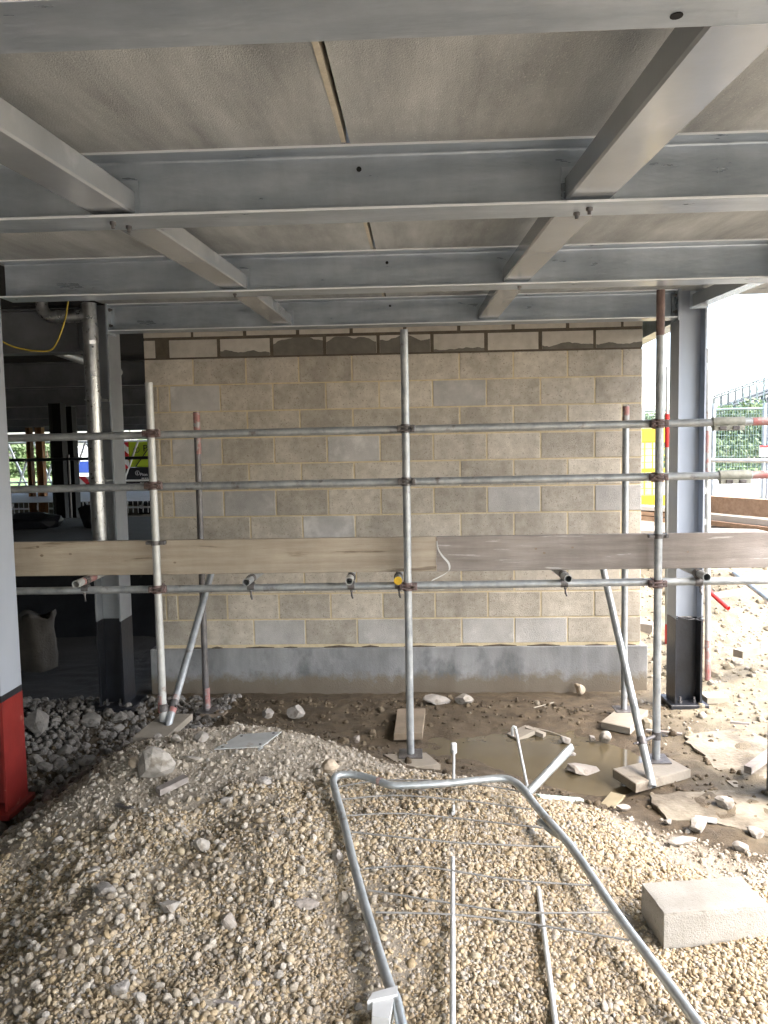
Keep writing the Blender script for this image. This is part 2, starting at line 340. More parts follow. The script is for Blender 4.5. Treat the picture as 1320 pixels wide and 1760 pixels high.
def relief(x, y):
    """small bumps of the ground itself"""
    xf = np.asarray(x, float).ravel(); yf = np.asarray(y, float).ravel(); z = np.zeros(len(xf))
    m = (np.abs(xf) < 6) & (yf > 1) & (yf < 12)
    gd = polydist(xf, yf, GP)
    big = fbm(xf[m], yf[m], 2.6, 3, 3.1); fine = fbm(xf[m], yf[m], 9, 3, 8.4)
    inside = sstep(-.05, .15, gd[m])
    water = sstep(.5, .8, xf[m])*sstep(1.6, 1.3, xf[m])*sstep(4.2, 4.4, yf[m])*sstep(5.6, 5.2, yf[m])
    amp_b = (.022+.022*sstep(.3,-1.2,xf[m]))*inside + .014*(1-inside); amp_f = .006*inside + .013*(1-inside)
    k = 1 - .8*water
    right = sstep(2.0, 2.6, xf[m])*sstep(6.5, 8, yf[m])
    z[m] = k*(big*amp_b*(1+2*right) + fine*amp_f*(1+.4*right)); return z.reshape(np.shape(x))
def Hn(x, y): return H0(x, y) + relief(x, y)
def Hs(x, y): return float(Hn(np.array([x]), np.array([y]))[0])

def axis(lo, hi, st, ext, growth=1.28):
    c = list(np.arange(lo, hi+st*.5, st)); a = lo; s = st; left = []
    while a > -ext: s *= growth; a -= s; left.append(a)
    b = c[-1]; s = st; right = []
    while b < ext: s *= growth; b += s; right.append(b)
    return np.array(left[::-1] + c + right)
gx = axis(-3.0, 3.4, .028, 900); gy = axis(2.0, 7.6, .028, 900)
X, Y = np.meshgrid(gx, gy); Z = Hn(X, Y)
nx, ny = len(gx), len(gy)
verts = np.stack([X.ravel(), Y.ravel(), Z.ravel()], 1)
ii = np.arange(nx*ny).reshape(ny, nx)
quads = np.stack([ii[:-1,:-1].ravel(), ii[:-1,1:].ravel(), ii[1:,1:].ravel(), ii[1:,:-1].ravel()], 1)
me = bpy.data.meshes.new('ground'); me.vertices.add(nx*ny); me.vertices.foreach_set('co', verts.ravel())
me.loops.add(len(quads)*4); me.loops.foreach_set('vertex_index', quads.ravel().astype(np.int32))
me.polygons.add(len(quads)); me.polygons.foreach_set('loop_start', np.arange(0, len(quads)*4, 4, dtype=np.int32))
me.polygons.foreach_set('use_smooth', np.ones(len(quads), bool)); me.update(calc_edges=True)
# soil masks over mud: r drops for painted shade under the left deck, g = pale yellow sand, b = grey crushed stone
gd = polydist(X.ravel(), Y.ravel(), GP); xr, yr = X.ravel(), Y.ravel()
mz = (np.abs(xr) < 6) & (yr > 1) & (yr < 12); nz = np.zeros(len(xr)); nz[mz] = fbm(xr[mz], yr[mz], 3, 3, 5.0)
crestline = np.interp(xr, [-2.4,-1.8,-1.2,-.4,.14,.9,1.6], [3.6,4.5,4.95,4.62,4.3,4.1,3.5])
wg = sstep(crestline+.12, crestline-.08, yr + nz*.12)
ws = np.maximum(sstep(1.75, 2.15, xr+nz*.2)*sstep(4.6, 5.6, yr+nz*.4), sstep(9, 14, np.hypot(xr, yr)))*(1-sstep(-2.4,-2.8,xr)*sstep(30,26,yr))
ws = np.maximum(ws, .45*sstep(1.5, 1.9, xr)*sstep(3.4, 3.8, yr))
wd = sstep(-2.25,-2.6,xr)*sstep(4.6,5.4,yr)*sstep(25.5,24,yr)  # where shade is painted on the ground under the left deck
col = np.zeros((len(xr), 4), np.float32); col[:,3] = 1; col[:,1] = ws; col[:,2] = wg*(1-ws)*(1-.25*sstep(.02,.12,gd)); col[:,1] *= (1-sstep(0,.1,gd)); col[:,0] = 1-wd  # soil darkened below the gravel, painting shade between pebbles
ca = me.color_attributes.new('soil', 'FLOAT_COLOR', 'POINT'); ca.data.foreach_set('color', col.ravel())
def soil_mat():
    m = bpy.data.materials.new('soil'); m.use_nodes = True; t = m.node_tree; N = t.nodes; L = t.links; b = N['Principled BSDF']
    at = N.new('ShaderNodeAttribute'); at.attribute_name = 'soil'; sp = N.new('ShaderNodeSeparateColor'); L.new(at.outputs['Color'], sp.inputs[0])
    tc = N.new('ShaderNodeTexCoord')
    def nz(scale, c1, c2, a=.35, e=.66):
        n = N.new('ShaderNodeTexNoise'); n.inputs['Scale'].default_value = scale; n.inputs['Detail'].default_value = 8; n.inputs['Roughness'].default_value = .7
        L.new(tc.outputs['Object'], n.inputs['Vector']); r = N.new('ShaderNodeValToRGB'); r.color_ramp.elements[0].position = a; r.color_ramp.elements[1].position = e
        r.color_ramp.elements[0].color = lin(c1); r.color_ramp.elements[1].color = lin(c2); L.new(n.outputs['Fac'], r.inputs['Fac']); return r.outputs['Color']
    mud = nz(7, (.055,.039,.021), (.12,.088,.052)); sand = nz(6, (.16,.134,.088), (.27,.232,.16)); grey = nz(11, (.25,.215,.165), (.41,.36,.285))
    m1 = N.new('ShaderNodeMix'); m1.data_type = 'RGBA'; L.new(sp.outputs[2], m1.inputs[0]); L.new(mud, m1.inputs[6]); L.new(grey, m1.inputs[7])
    m2 = N.new('ShaderNodeMix'); m2.data_type = 'RGBA'; L.new(sp.outputs[1], m2.inputs[0]); L.new(m1.outputs[2], m2.inputs[6]); L.new(sand, m2.inputs[7])
    mdk = N.new('ShaderNodeMix'); mdk.data_type = 'RGBA'; L.new(sp.outputs[0], mdk.inputs[0]); mdk.inputs[6].default_value = (.022,.020,.018,1); L.new(m2.outputs[2], mdk.inputs[7])  # near-black mix is the painted shade of the left bay
    L.new(mdk.outputs[2], b.inputs['Base Color']); b.inputs['Roughness'].default_value = .85
    nb = N.new('ShaderNodeTexNoise'); nb.inputs['Scale'].default_value = 70; nb.inputs['Detail'].default_value = 8; nb.inputs['Roughness'].default_value = .7
    L.new(tc.outputs['Object'], nb.inputs['Vector']); bp = N.new('ShaderNodeBump'); bp.inputs['Strength'].default_value = .8; bp.inputs['Distance'].default_value = .015
    L.new(nb.outputs['Fac'], bp.inputs['Height']); L.new(bp.outputs['Normal'], b.inputs['Normal']); return m
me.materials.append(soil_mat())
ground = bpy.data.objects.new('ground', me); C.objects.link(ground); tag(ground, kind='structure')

# standing water in the mud
m_water = mat('muddy water', (.085,.067,.038), (.11,.088,.052), 2.0, .06, 0, .015, 14, spec=.6)
pts = [G(px,py,.0) for px,py in [(640,1330),(640,1255),(800,1235),(960,1235),(1060,1260),(1150,1290),(1170,1350),(1090,1385),(960,1400),(820,1360)]]
pud = MB().add([(p.x, p.y, .0) for p in pts], [list(range(len(pts)))]).build('puddle', m_water)
if pud.data.polygons[0].normal.z < 0: pud.data.flip_normals()
tag(pud, kind='structure')

# broken concrete slabs on the right
def ragged(pxs, z, depth, name, seed):
    r = random.Random(seed); P0 = [G(a,b,z) for a,b in pxs]; out = []
    for i in range(len(P0)):
        a, b = P0[i], P0[(i+1) % len(P0)]; n = max(2, int((b-a).length/.045))
        for k in range(n):
            q = a.lerp(b, k/n); out.append(Vector((q.x+r.gauss(0,.010), q.y+r.gauss(0,.010), z + r.gauss(0,.0015))))
    ar = sum(out[i].x*out[(i+1)%len(out)].y - out[(i+1)%len(out)].x*out[i].y for i in range(len(out)))
    if ar < 0: out.reverse()
    o = MB().prism(out, depth).build(name, m_slabpatch); tag(o, kind='structure'); return o
ragged([(1172,1262),(1330,1248),(1480,1330),(1480,1385),(1262,1352)], .048, .09, 'concrete_path', 1)
ragged([(1110,1366),(1255,1357),(1480,1392),(1480,1470),(1330,1440),(1230,1415),(1150,1408)], .058, .1, 'concrete_apron', 2)

# ------------------------------------------------------------------ gravel and loose stones (uncountable)
def stone_scatter(name, pts, scl, rot, colr, material, subdiv, smooth, lump):
    n = len(pts); me = bpy.data.meshes.new(name); me.vertices.add(n); me.vertices.foreach_set('co', np.asarray(pts, np.float32).ravel())
    a = me.attributes.new('size', 'FLOAT_VECTOR', 'POINT'); a.data.foreach_set('vector', np.asarray(scl, np.float32).ravel())
    a = me.attributes.new('turn', 'FLOAT_VECTOR', 'POINT'); a.data.foreach_set('vector', np.asarray(rot, np.float32).ravel())
    a = me.attributes.new('tint', 'FLOAT', 'POINT'); a.data.foreach_set('value', np.asarray(colr, np.float32))
    o = bpy.data.objects.new(name, me); C.objects.link(o)
    ng = bpy.data.node_groups.new(name, 'GeometryNodeTree')
    ng.interface.new_socket('Geometry', in_out='INPUT', socket_type='NodeSocketGeometry')
    ng.interface.new_socket('Geometry', in_out='OUTPUT', socket_type='NodeSocketGeometry')
    N = ng.nodes; L = ng.links; gi = N.new('NodeGroupInput'); go = N.new('NodeGroupOutput')
    jn = N.new('GeometryNodeJoinGeometry')
    for k in range(6):
        ic = N.new('GeometryNodeMeshIcoSphere'); ic.inputs['Radius'].default_value = 1; ic.inputs['Subdivisions'].default_value = subdiv
        pos = N.new('GeometryNodeInputPosition'); nz = N.new('ShaderNodeTexNoise'); nz.noise_dimensions = '4D'
        nz.inputs['W'].default_value = k*7.3; nz.inputs['Scale'].default_value = lump[0]; nz.inputs['Detail'].default_value = 1
        sb = N.new('ShaderNodeMath'); sb.operation = 'MULTIPLY_ADD'; sb.inputs[1].default_value = lump[1]; sb.inputs[2].default_value = 1 - lump[1]*.5
        sc = N.new('ShaderNodeVectorMath'); sc.operation = 'SCALE'; sp = N.new('GeometryNodeSetPosition')
        L.new(pos.outputs[0], nz.inputs['Vector']); L.new(nz.outputs[0], sb.inputs[0]); L.new(pos.outputs[0], sc.inputs[0]); L.new(sb.outputs[0], sc.inputs['Scale'])
        L.new(ic.outputs['Mesh'], sp.inputs['Geometry']); L.new(sc.outputs[0], sp.inputs['Position'])
        ss = N.new('GeometryNodeSetShadeSmooth'); ss.inputs['Shade Smooth'].default_value = smooth; L.new(sp.outputs[0], ss.inputs['Geometry'])
        sm = N.new('GeometryNodeSetMaterial'); sm.inputs['Material'].default_value = material; L.new(ss.outputs[0], sm.inputs['Geometry'])
        gt = N.new('GeometryNodeGeometryToInstance'); L.new(sm.outputs[0], gt.inputs[0]); L.new(gt.outputs[0], jn.inputs[0])
    def named(nm, tp):
        q = N.new('GeometryNodeInputNamedAttribute'); q.data_type = tp; q.inputs['Name'].default_value = nm; return q.outputs['Attribute']
    mp = N.new('GeometryNodeMeshToPoints'); L.new(gi.outputs[0], mp.inputs['Mesh'])
    ip = N.new('GeometryNodeInstanceOnPoints'); L.new(mp.outputs[0], ip.inputs['Points']); L.new(jn.outputs[0], ip.inputs['Instance'])
    ip.inputs['Pick Instance'].default_value = True
    rv = N.new('FunctionNodeRandomValue'); rv.data_type = 'INT'; rv.inputs['Min'].default_value = 0; rv.inputs['Max'].default_value = 5
    L.new(rv.outputs[2], ip.inputs['Instance Index'])
    er = N.new('FunctionNodeEulerToRotation'); L.new(named('turn', 'FLOAT_VECTOR'), er.inputs[0]); L.new(er.outputs[0], ip.inputs['Rotation'])
    L.new(named('size', 'FLOAT_VECTOR'), ip.inputs['Scale']); L.new(ip.outputs[0], go.inputs[0])
    md = o.modifiers.new('stones', 'NODES'); md.node_group = ng
    return o
def pebble_mat(name, cols, rough=.75):
    m = bpy.data.materials.new(name); m.use_nodes = True; t = m.node_tree; N = t.nodes; L = t.links; b = N['Principled BSDF']; b.inputs['Roughness'].default_value = rough
    at = N.new('ShaderNodeAttribute'); at.attribute_type = 'INSTANCER'; at.attribute_name = 'tint'
    rp = N.new('ShaderNodeValToRGB'); rp.color_ramp.interpolation = 'LINEAR'; e = rp.color_ramp.elements
    for i, c in enumerate(cols):
        p = i/(len(cols)-1)
        if i == 0: e[0].position = 0; e[0].color = lin(c)
        elif i == len(cols)-1: e[-1].position = 1; e[-1].color = lin(c)
        else: q = e.new(p); q.color = lin(c)
    L.new(at.outputs['Fac'], rp.inputs[0])
    tc = N.new('ShaderNodeTexCoord'); nz = N.new('ShaderNodeTexNoise'); nz.inputs['Scale'].default_value = 2.2; nz.inputs['Detail'].default_value = 5
    L.new(tc.outputs['Object'], nz.inputs['Vector'])
    mr = N.new('ShaderNodeMapRange'); mr.inputs[1].default_value = .3; mr.inputs[2].default_value = .7; mr.inputs[3].default_value = .72; mr.inputs[4].default_value = 1.15; L.new(nz.outputs[0], mr.inputs[0])
    hs = N.new('ShaderNodeHueSaturation'); L.new(rp.outputs[0], hs.inputs['Color']); L.new(mr.outputs[0], hs.inputs['Value']); L.new(hs.outputs[0], b.inputs['Base Color']); return m
m_gravel = pebble_mat('gravel', [(.12,.09,.055),(.24,.18,.105),(.34,.27,.175),(.40,.33,.22),(.345,.26,.145),(.42,.365,.285),(.27,.25,.22),(.45,.38,.26),(.20,.17,.135)], .7)
m_chips = pebble_mat('stone chips', [(.16,.13,.095),(.27,.23,.175),(.37,.325,.255),(.44,.395,.325),(.31,.285,.245)], .9)
m_chipsshade = pebble_mat('shaded rubble chips', [(.07,.062,.052),(.12,.108,.092),(.17,.155,.135),(.22,.205,.185),(.13,.125,.115)], .9)  # darker chips, trench shade put into the colour
m_clod = pebble_mat('mud clods', [(.05,.035,.019),(.08,.058,.032),(.115,.087,.052),(.15,.118,.077),(.28,.245,.19)], .85)
m_sandchip = pebble_mat('sandy lumps', [(.13,.108,.07),(.20,.17,.115),(.26,.225,.16),(.33,.30,.25),(.19,.17,.14)], .9)

R = np.random.default_rng(5)
def jgrid(x0, x1, y0, y1, st):
    xs, ys = np.meshgrid(np.arange(x0, x1, st), np.arange(y0, y1, st)); xs = xs.ravel(); ys = ys.ravel()
    return xs + R.uniform(-.5,.5,len(xs))*st, ys + R.uniform(-.5,.5,len(xs))*st
# gravel
x, y = jgrid(-2.6, 2.2, 2.0, 4.6, .0101)
d = polydist(x, y, GP); edge = np.array([mnoise.noise((a*3.3, b*3.3, 4.)) for a, b in zip(x, y)])
keep = (d + edge*.10 > R.uniform(0, .09, len(x))); x, y = x[keep], y[keep]
# leave out what the lens can not see below the frame
s = np.clip(np.exp(R.normal(math.log(.0072), .32, len(x))), .0038, .017); s = np.where(R.uniform(0,1,len(x)) < .18, R.uniform(.003,.0055,len(x)), s)
fines = np.array([mnoise.fractal((a*2.1, b*2.1, 21.), 1, 2, 3) for a, b in zip(x, y)])
z = Hn(x, y) + R.uniform(-.35, .55, len(x))*s
z += np.where(s > .016, .004, 0) - .006*sstep(.12, .42, fines + .25*sstep(-.3,-1.6,x))
scl = s[:,None]*np.stack([R.uniform(.9,1.4,len(x)), R.uniform(.75,1.1,len(x)), R.uniform(.5,.9,len(x))], 1)
rot = np.stack([R.normal(0,.5,len(x)), R.normal(0,.5,len(x)), R.uniform(0,6.28,len(x))], 1)
patch = np.array([mnoise.noise((a*1.7, b*1.7, 11.)) for a, b in zip(x, y)])
tint = np.clip(R.beta(1.7,1.7,len(x)) + patch*.12, 0, 1)
g = stone_scatter('gravel', np.stack([x,y,z],1), scl, rot, tint, m_gravel, 2, True, (1.1,.6))
tag(g, 'heap of rounded tan gravel spread across the foreground', 'gravel', kind='stuff')
print('gravel', len(x))
# crushed stone on the grey crest and round the heap's foot
x, y = jgrid(-2.6, 2.4, 3.2, 5.3, .0155)
d = polydist(x, y, GP); cl = np.interp(x, [-2.4,-1.8,-1.2,-.4,.14,.9,1.6,2.4], [3.6,4.5,4.95,4.62,4.3,4.1,3.6,3.4])
keep = (d < .03) & (y < cl + .05 + R.normal(0,.06,len(x))) & (R.uniform(0,1,len(x)) < .75); x, y = x[keep], y[keep]
xe, ye = R.uniform(-2.0,.0,1500), R.uniform(2.2,4.2,1500); ke = (polydist(xe, ye, GP) > 0) & (R.uniform(0,1,1500) < sstep(.1,-1.0,xe)*.8)
nb_ = len(x); x = np.concatenate([x, xe[ke]]); y = np.concatenate([y, ye[ke]])
s = np.clip(np.exp(R.normal(math.log(.0044), .55, len(x))), .0022, .02); s[nb_:] = R.uniform(.006,.017,len(x)-nb_)
z = Hn(x, y) + s*.1; z[nb_:] += .007; scl = s[:,None]*R.uniform(.7,1.3,(len(x),3)); rot = R.uniform(0,6.28,(len(x),3))
st2 = stone_scatter('crushed_stone', np.stack([x,y,z],1), scl, rot, R.beta(1.5,1.2,len(x)), m_chips, 2, False, (1.6,.9))
tag(st2, 'fine grey crushed stone on the crest behind the gravel', 'crushed stone', kind='stuff')
# mud clods in front of the wall
x, y = jgrid(-2.6, 2.0, 4.2, 6.5, .030)
d = polydist(x, y, GP); cl = np.interp(x, [-2.4,-1.8,-1.2,-.4,.14,.9,1.6,2.4], [3.6,4.5,4.95,4.62,4.3,4.1,3.6,3.4])
wat = (Hn(x, y) < .012)
keep = (d < 0) & (y > cl) & ~wat & (R.uniform(0,1,len(x)) < .16 + .34*sstep(5.7,6.4,y)); x, y = x[keep], y[keep]
s = np.clip(np.exp(R.normal(math.log(.008), .6, len(x))), .003, .035)
z = Hn(x, y); scl = s[:,None]*R.uniform(.7,1.3,(len(x),3)); rot = R.uniform(0,6.28,(len(x),3))
st3 = stone_scatter('mud_clods', np.stack([x,y,z],1), scl, rot, R.beta(1.0,2.2,len(x)), m_clod, 2, False, (1.4,.9))
tag(st3, 'brown clods of wet mud along the foot of the wall', 'mud', kind='stuff')
# rubble in the left trench
x, y = jgrid(-3.3, -1.5, 3.5, 6.3, .032)
d = polydist(x, y, GP); cl = np.interp(x, [-2.4,-1.8,-1.2], [3.5,4.35,4.9])
keep = (d < -.02) & ((y > cl + .12) | (x < -2.2)) & (R.uniform(0,1,len(x)) < .8); x, y = x[keep], y[keep]
s = np.clip(np.exp(R.normal(math.log(.012), .55, len(x))), .005, .04)
z = Hn(x, y) + s*.2; scl = s[:,None]*R.uniform(.7,1.3,(len(x),3)); rot = R.uniform(0,6.28,(len(x),3))
st4 = stone_scatter('trench_rubble', np.stack([x,y,z],1), scl, rot, R.beta(1.6,1.2,len(x)), m_chipsshade, 2, False, (1.6,.9))
tag(st4, 'small broken stones lying in the dark trench on the left', 'rubble', kind='stuff')
# sandy lumps outdoors on the right
x, y = jgrid(1.7, 5.6, 5.2, 10.5, .05)
keep = R.uniform(0,1,len(x)) < .5; x, y = x[keep], y[keep]
s = np.clip(np.exp(R.normal(math.log(.0085), .6, len(x))), .005, .06)
z = Hn(x, y) + s*.1; scl = s[:,None]*R.uniform(.7,1.3,(len(x),3)); rot = R.uniform(0,6.28,(len(x),3))
st5 = stone_scatter('sandy_lumps', np.stack([x,y,z],1), scl, rot, R.beta(1.6,1.2,len(x)), m_sandchip, 2, False, (1.6,.9))
tag(st5, 'sandy lumps and chippings on the sunlit bank at right', 'sand', kind='stuff')

# ------------------------------------------------------------------ block wall
WY = 6.52; WX0, WX1 = -2.27, 1.91
wall = thing('block_wall', ((WX0+WX1)/2, WY+.1, 0), 'tan concrete block wall with sandy joints on a grey plinth', 'wall')
courses = [(3.040, 3.28, 'B', 0), (2.870, 3.034, 'A', 1)] + [(2.87-.225*(k+1)+.006, 2.87-.225*k-.006, 'AB'[(k+1) % 2], k+2) for k in range(11)]
JA = [WX0, -2.165, -2.065] + [-1.63+.45*k for k in range(8)] + [WX1]
JB = [WX0] + [-1.855+.45*k for k in range(9)] + [WX1]
grey_px = [(335,690),(340,870),(433,868),(567,908),(885,858),(1050,858),(790,678),(480,1095),(690,1090),(845,1088),(935,1088),(335,775),(620,780)]
gpts = [P(a,b,WY) for a,b in grey_px]
mb_m = MB().box((WX0+.002, WY+.0035, .36), (WX1-.002, WY+.15, 2.862)); mb_m.build('mortar', m_mortar, wall)
tag(MB().box((WX0+.006, WY+.0015, 2.864), (WX1-.006, WY+.15, 3.29)).build('mortar', m_wetmortar, wall), 'dark fresh mortar round the topmost blocks')
for z0, z1, kind, ci in courses:
    J = JA if kind == 'A' else JB; last = len(J)-2
    for j in range(len(J)-1):
        a = J[j] + (0 if j == 0 else .0065); b = J[j+1] - (0 if j == last else .0065)
        if ci == 1 and j == 1: continue
        g_ = 0.003 + (.006 if ci <= 1 else 0)
        za, zb = (z0, z1) if ci > 1 else (z0+.008, z1-.008)
        if ci <= 1 and 0 < j < last: a += .006; b -= .006
        dy = rnd.uniform(-.0015, .0015)
        mt = m_blocklight if ci <= 1 else m_block
        if any(a < q.x < b and za < q.z < zb for q in gpts): mt = m_blockgrey
        blk = MB().cbox((a, WY+dy, za), (b, WY+.14, zb), .0035).build('block', mt, wall)
        if ci == 1 and j >= 3:            # mortar smeared over the face of the course under the beam
            cx = (a+b)/2; r = random.Random(j*7+1); heavy = -1.3 < cx < .2
            if not heavy and r.random() < .25: continue
            n = 22; top = []
            for k in range(n+1):
                u = k/n; base = (.75 if heavy else .22) + .2*math.sin(u*math.pi)*(1 if heavy else .3) + r.uniform(-.015,.015) + .34*mnoise.noise((u*2.6, j*5.1, 0)) + .10*mnoise.noise((u*9, j*3.1, 2))
                top.append(min(.98, max(.08, base)))
            vs = []
            for k in range(n+1):
                xx = a + .003 + (b-a-.006)*k/n
                vs += [(xx, WY+dy-.0012, za), (xx, WY+dy-.0012, za+(zb-za)*top[k])]
            for k in range(n+1): xx = vs[2*k][0]; vs += [(xx, WY+dy+.001, za), (xx, WY+dy+.001, za+(zb-za)*top[k])]
            m_ = 2*(n+1)
            fs = [(2*k, 2*k+2, 2*k+3, 2*k+1) for k in range(n)] + [(2*k+1, 2*k+3, m_+2*k+3, m_+2*k+1) for k in range(n)]
            MB().add(vs, fs).build('mortar_smear', m_smear, blk)
plx0, plx1 = -2.315, 1.965
pl = MB(); 
pl.cbox((plx0, WY-.03, -.35), (plx1, WY+.19, .372), .006); pl.build('plinth', m_plinth, wall)
# squeezed-out mortar along the plinth
r = random.Random(4); sq = MB()
xx = plx0+.35
while xx < plx1-.1:
    L_ = r.uniform(.08,.3); sq.path([(xx, WY-.004, .374), (xx+L_*.5, WY-.008, .377+r.uniform(0,.008)), (xx+L_, WY-.004, .374)], [.004, r.uniform(.006,.012), .004], 6); xx += L_ + r.uniform(.02,.25)
sq.build('mortar_droppings', m_wetmortar, wall)

# ------------------------------------------------------------------ steel frame
def ibeam_x(mb, x0, x1, yc, z0, D=.207, B=.14, tf=.0095, tw=.0065):
    mb.box((x0, yc-B/2, z0), (x1, yc+B/2, z0+tf)); mb.box((x0, yc-B/2, z0+D-tf), (x1, yc+B/2, z0+D)); mb.box((x0, yc-tw/2, z0+tf), (x1, yc+tw/2, z0+D-tf))
    # root fillets
    for sy in (-1, 1):
        for zz, sz in ((z0+tf, 1), (z0+D-tf, -1)):
            vs = []
            for xq in (x0, x1):
                for k in range(5):
                    t = k/4*math.pi/2; rr = .009
                    vs.append((xq, yc + sy*(tw/2 + rr - rr*math.sin(t)), zz + sz*(rr - rr*math.cos(t))))
            mb.add(vs, [(k, k+1, 5+k+1, 5+k) for k in range(4)], True)
    return mb
BEAMS = [  # near edge of flange y, z of underside, x0, x1
    (1.165, 2.72, -2.30, 2.2, 'grey steel beam nearest the camera across the top of the picture'),
    (2.545, 2.832, -2.30, 2.2, 'grey steel beam crossing overhead, second from the camera, with bolts under its flange'),
    (4.30, 2.950, -2.30, 2.2, 'grey steel beam crossing overhead between the two nearer columns, third from the camera'),
    (5.90, 3.012, -2.335, 1.997, 'grey steel beam just above the top of the block wall')]
BY = []
for i, (yn, z0, x0, x1, lab) in enumerate(BEAMS):
    yc = yn + .07; BY.append((yc, z0)); t = thing('steel_beam', ((x0+x1)/2, yc, z0), lab, 'steel beam', 'crossing steel beams')
    ibeam_x(MB(), x0, x1, yc, z0).build('beam_section', m_beam, t)
    for zz in ((z0+.0008, z0+.0087), (z0+.1983, z0+.2062)): MB().box((x0+.001, yn-.0011, zz[0]), (x1-.001, yn+.0004, zz[1])).build('flange_highlight', m_edgeshine, t)  # painted highlight strips on the toes facing the camera
    hx = {0: [.55], 1: [-.165, ], 2: [-.13], 3: [-.16]}[i]
    for h in hx:
        if i: MB().tube((h, yc-.0034, z0+.15), (h, yc-.0058, z0+.15), .0085, 12).build('bolt_hole', m_dark, t)
        else: MB().tube((.42, yc+.035, z0+.0005), (.42, yc+.035, z0-.0015), .010, 12).build('bolt_hole', m_dark, t)
    if i in (1, 2):
        for bx in (-.99, -.955, .555, .585) if i == 1 else (-.985, .60):
            dy = .03 if bx in (-.955, .555) else -.02
            MB().hexbolt((bx, yc+dy, z0), (0,0,-1), .011, .010, .012).build('bolt', m_coupler, t)
    if i == 3:
        for sx, xe in ((1, x0), (-1, x1)):
            ep = MB().box((xe-.002, yc-.085, z0-.02), (xe+sx*.012, yc+.085, z0+.222)).build('end_plate', m_beam, t)
            b = MB()
            for zz in (.045, .165): b.hexbolt((xe+sx*.012, yc-.045, z0+zz), (sx,0,0), .013, .012, .015)
            b.build('bolts', m_coupler, ep)
            cl = MB().box((xe+sx*.03, yc-.012, z0+.03), (xe+sx*.038, yc-.0035, z0+.18)).build('cleat', m_beam, t)
# longitudinal box sections between the beams
for side, (xa, xb), words in ((0, (-1.058, -.915), 'left'), (1, (.508, .655), 'right')):
    for i in range(3):
        (ya, za), (yb, zb) = BY[i], BY[i+1]; e = .004
        y0_, y1_ = ya+e, yb-e; hgt = .078
        lab = 'grey box section %s of the slab joint, %s' % (words, ['running overhead nearest the camera', 'between the second and third crossing beams', 'next to the block wall'][i])
        a0, a1 = za+.026, zb+.026; c = .006
        prof = [(xa+c,0),(xb-c,0),(xb,c),(xb,hgt-c),(xb-c,hgt),(xa+c,hgt),(xa,hgt-c),(xa,c)]
        mb = MB(); vs = [(px_, y0_, a0+pz) for px_, pz in prof] + [(px_, y1_, a1+pz) for px_, pz in prof]
        mb.add(vs, [(k, (k+1)%8, 8+(k+1)%8, 8+k) for k in range(8)] + [list(range(8))[::-1], list(range(8,16))])
        t = thing('box_section', ((xa+xb)/2, (y0_+y1_)/2, (a0+a1)/2), lab, 'steel member', 'box sections between the beams')
        mb.build('section', m_box, t)
        MB().box((xa-.012, y1_-.008, a1-.012), (xb+.012, y1_, a1+hgt+.03)).build('end_plate', m_beam, t)
# deck: precast slabs on the beams
deck = bpy.data.objects.new('deck', None); C.objects.link(deck); tag(deck, kind='structure'); ORG['deck'] = Vector((0,0,0))
DZ = .207 + .004
prof_y = [(-5.0, 2.50)] + [(yc, z0) for yc, z0 in BY] + [(6.22, 3.016)]  # first stretch, unseen behind the camera, lengthened to shade the gravel
xs_slab = [(-2.36, -.215), (-.187, 3.0)]  # right edge carried out of view to shade the right side
for i in range(len(prof_y)-1):
    (ya, za), (yb, zb) = prof_y[i], prof_y[i+1]; g_ = .006
    for xa, xb in xs_slab:
        lo = [(xa, ya+g_, za+DZ), (xb, ya+g_, za+DZ), (xb, yb-g_, zb+DZ), (xa, yb-g_, zb+DZ)]
        MB().hexa(lo + [(p[0], p[1], p[2]+.2) for p in lo]).build('slab', m_slab, deck)
    # grout strip proud along the joint and the joint's closed top
    lo = [(-.2148, ya+.08, za+DZ-.004), (-.200, ya+.08, za+DZ-.004), (-.200, yb-.08, zb+DZ-.004), (-.2148, yb-.08, zb+DZ-.004)]
    MB().hexa(lo + [(p[0], p[1], p[2]+.06) for p in lo]).build('grout_strip', m_grout, deck)
    lo = [(-.199, ya+.01, za+DZ+.05), (-.188, ya+.01, za+DZ+.05), (-.188, yb-.01, zb+DZ+.05), (-.199, yb-.01, zb+DZ+.05)]
    MB().hexa(lo + [(p[0], p[1], p[2]+.1) for p in lo]).build('joint_filler', m_dark, deck)
# deck over the left bays, deep into the building; unseen rear stretch keeps light out
DL = bpy.data.objects.new('deck_left', None); C.objects.link(DL); tag(DL, kind='structure'); ORG['deck_left'] = Vector((0,0,0))
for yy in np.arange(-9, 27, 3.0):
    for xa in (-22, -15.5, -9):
        MB().box((xa+.01, yy+.01, 3.235), (xa+(6.49 if xa < -9 else 6.62), yy+2.99, 3.43)).build('slab', m_slabshade, DL)
MB().box((-2.36, 6.25, 3.235), (2.2, 16, 3.43)).build('slab', m_slabshade, DL)

lwall = thing('light_block_wall', (-16.2, 9, 0), 'added unseen dark wall blocking light at the far left under the deck', 'wall')  # added out of view to keep light from the left bays
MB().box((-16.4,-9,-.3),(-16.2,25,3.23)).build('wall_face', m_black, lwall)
bwall = thing('light_block_wall', (-9, -9.1, 0), 'added unseen dark wall blocking light from behind the camera', 'wall')  # second added wall, closes off light at the rear
MB().box((-16.2,-9.2,-.3),(-2.4,-9.0,3.23)).build('wall_face', m_black, bwall)
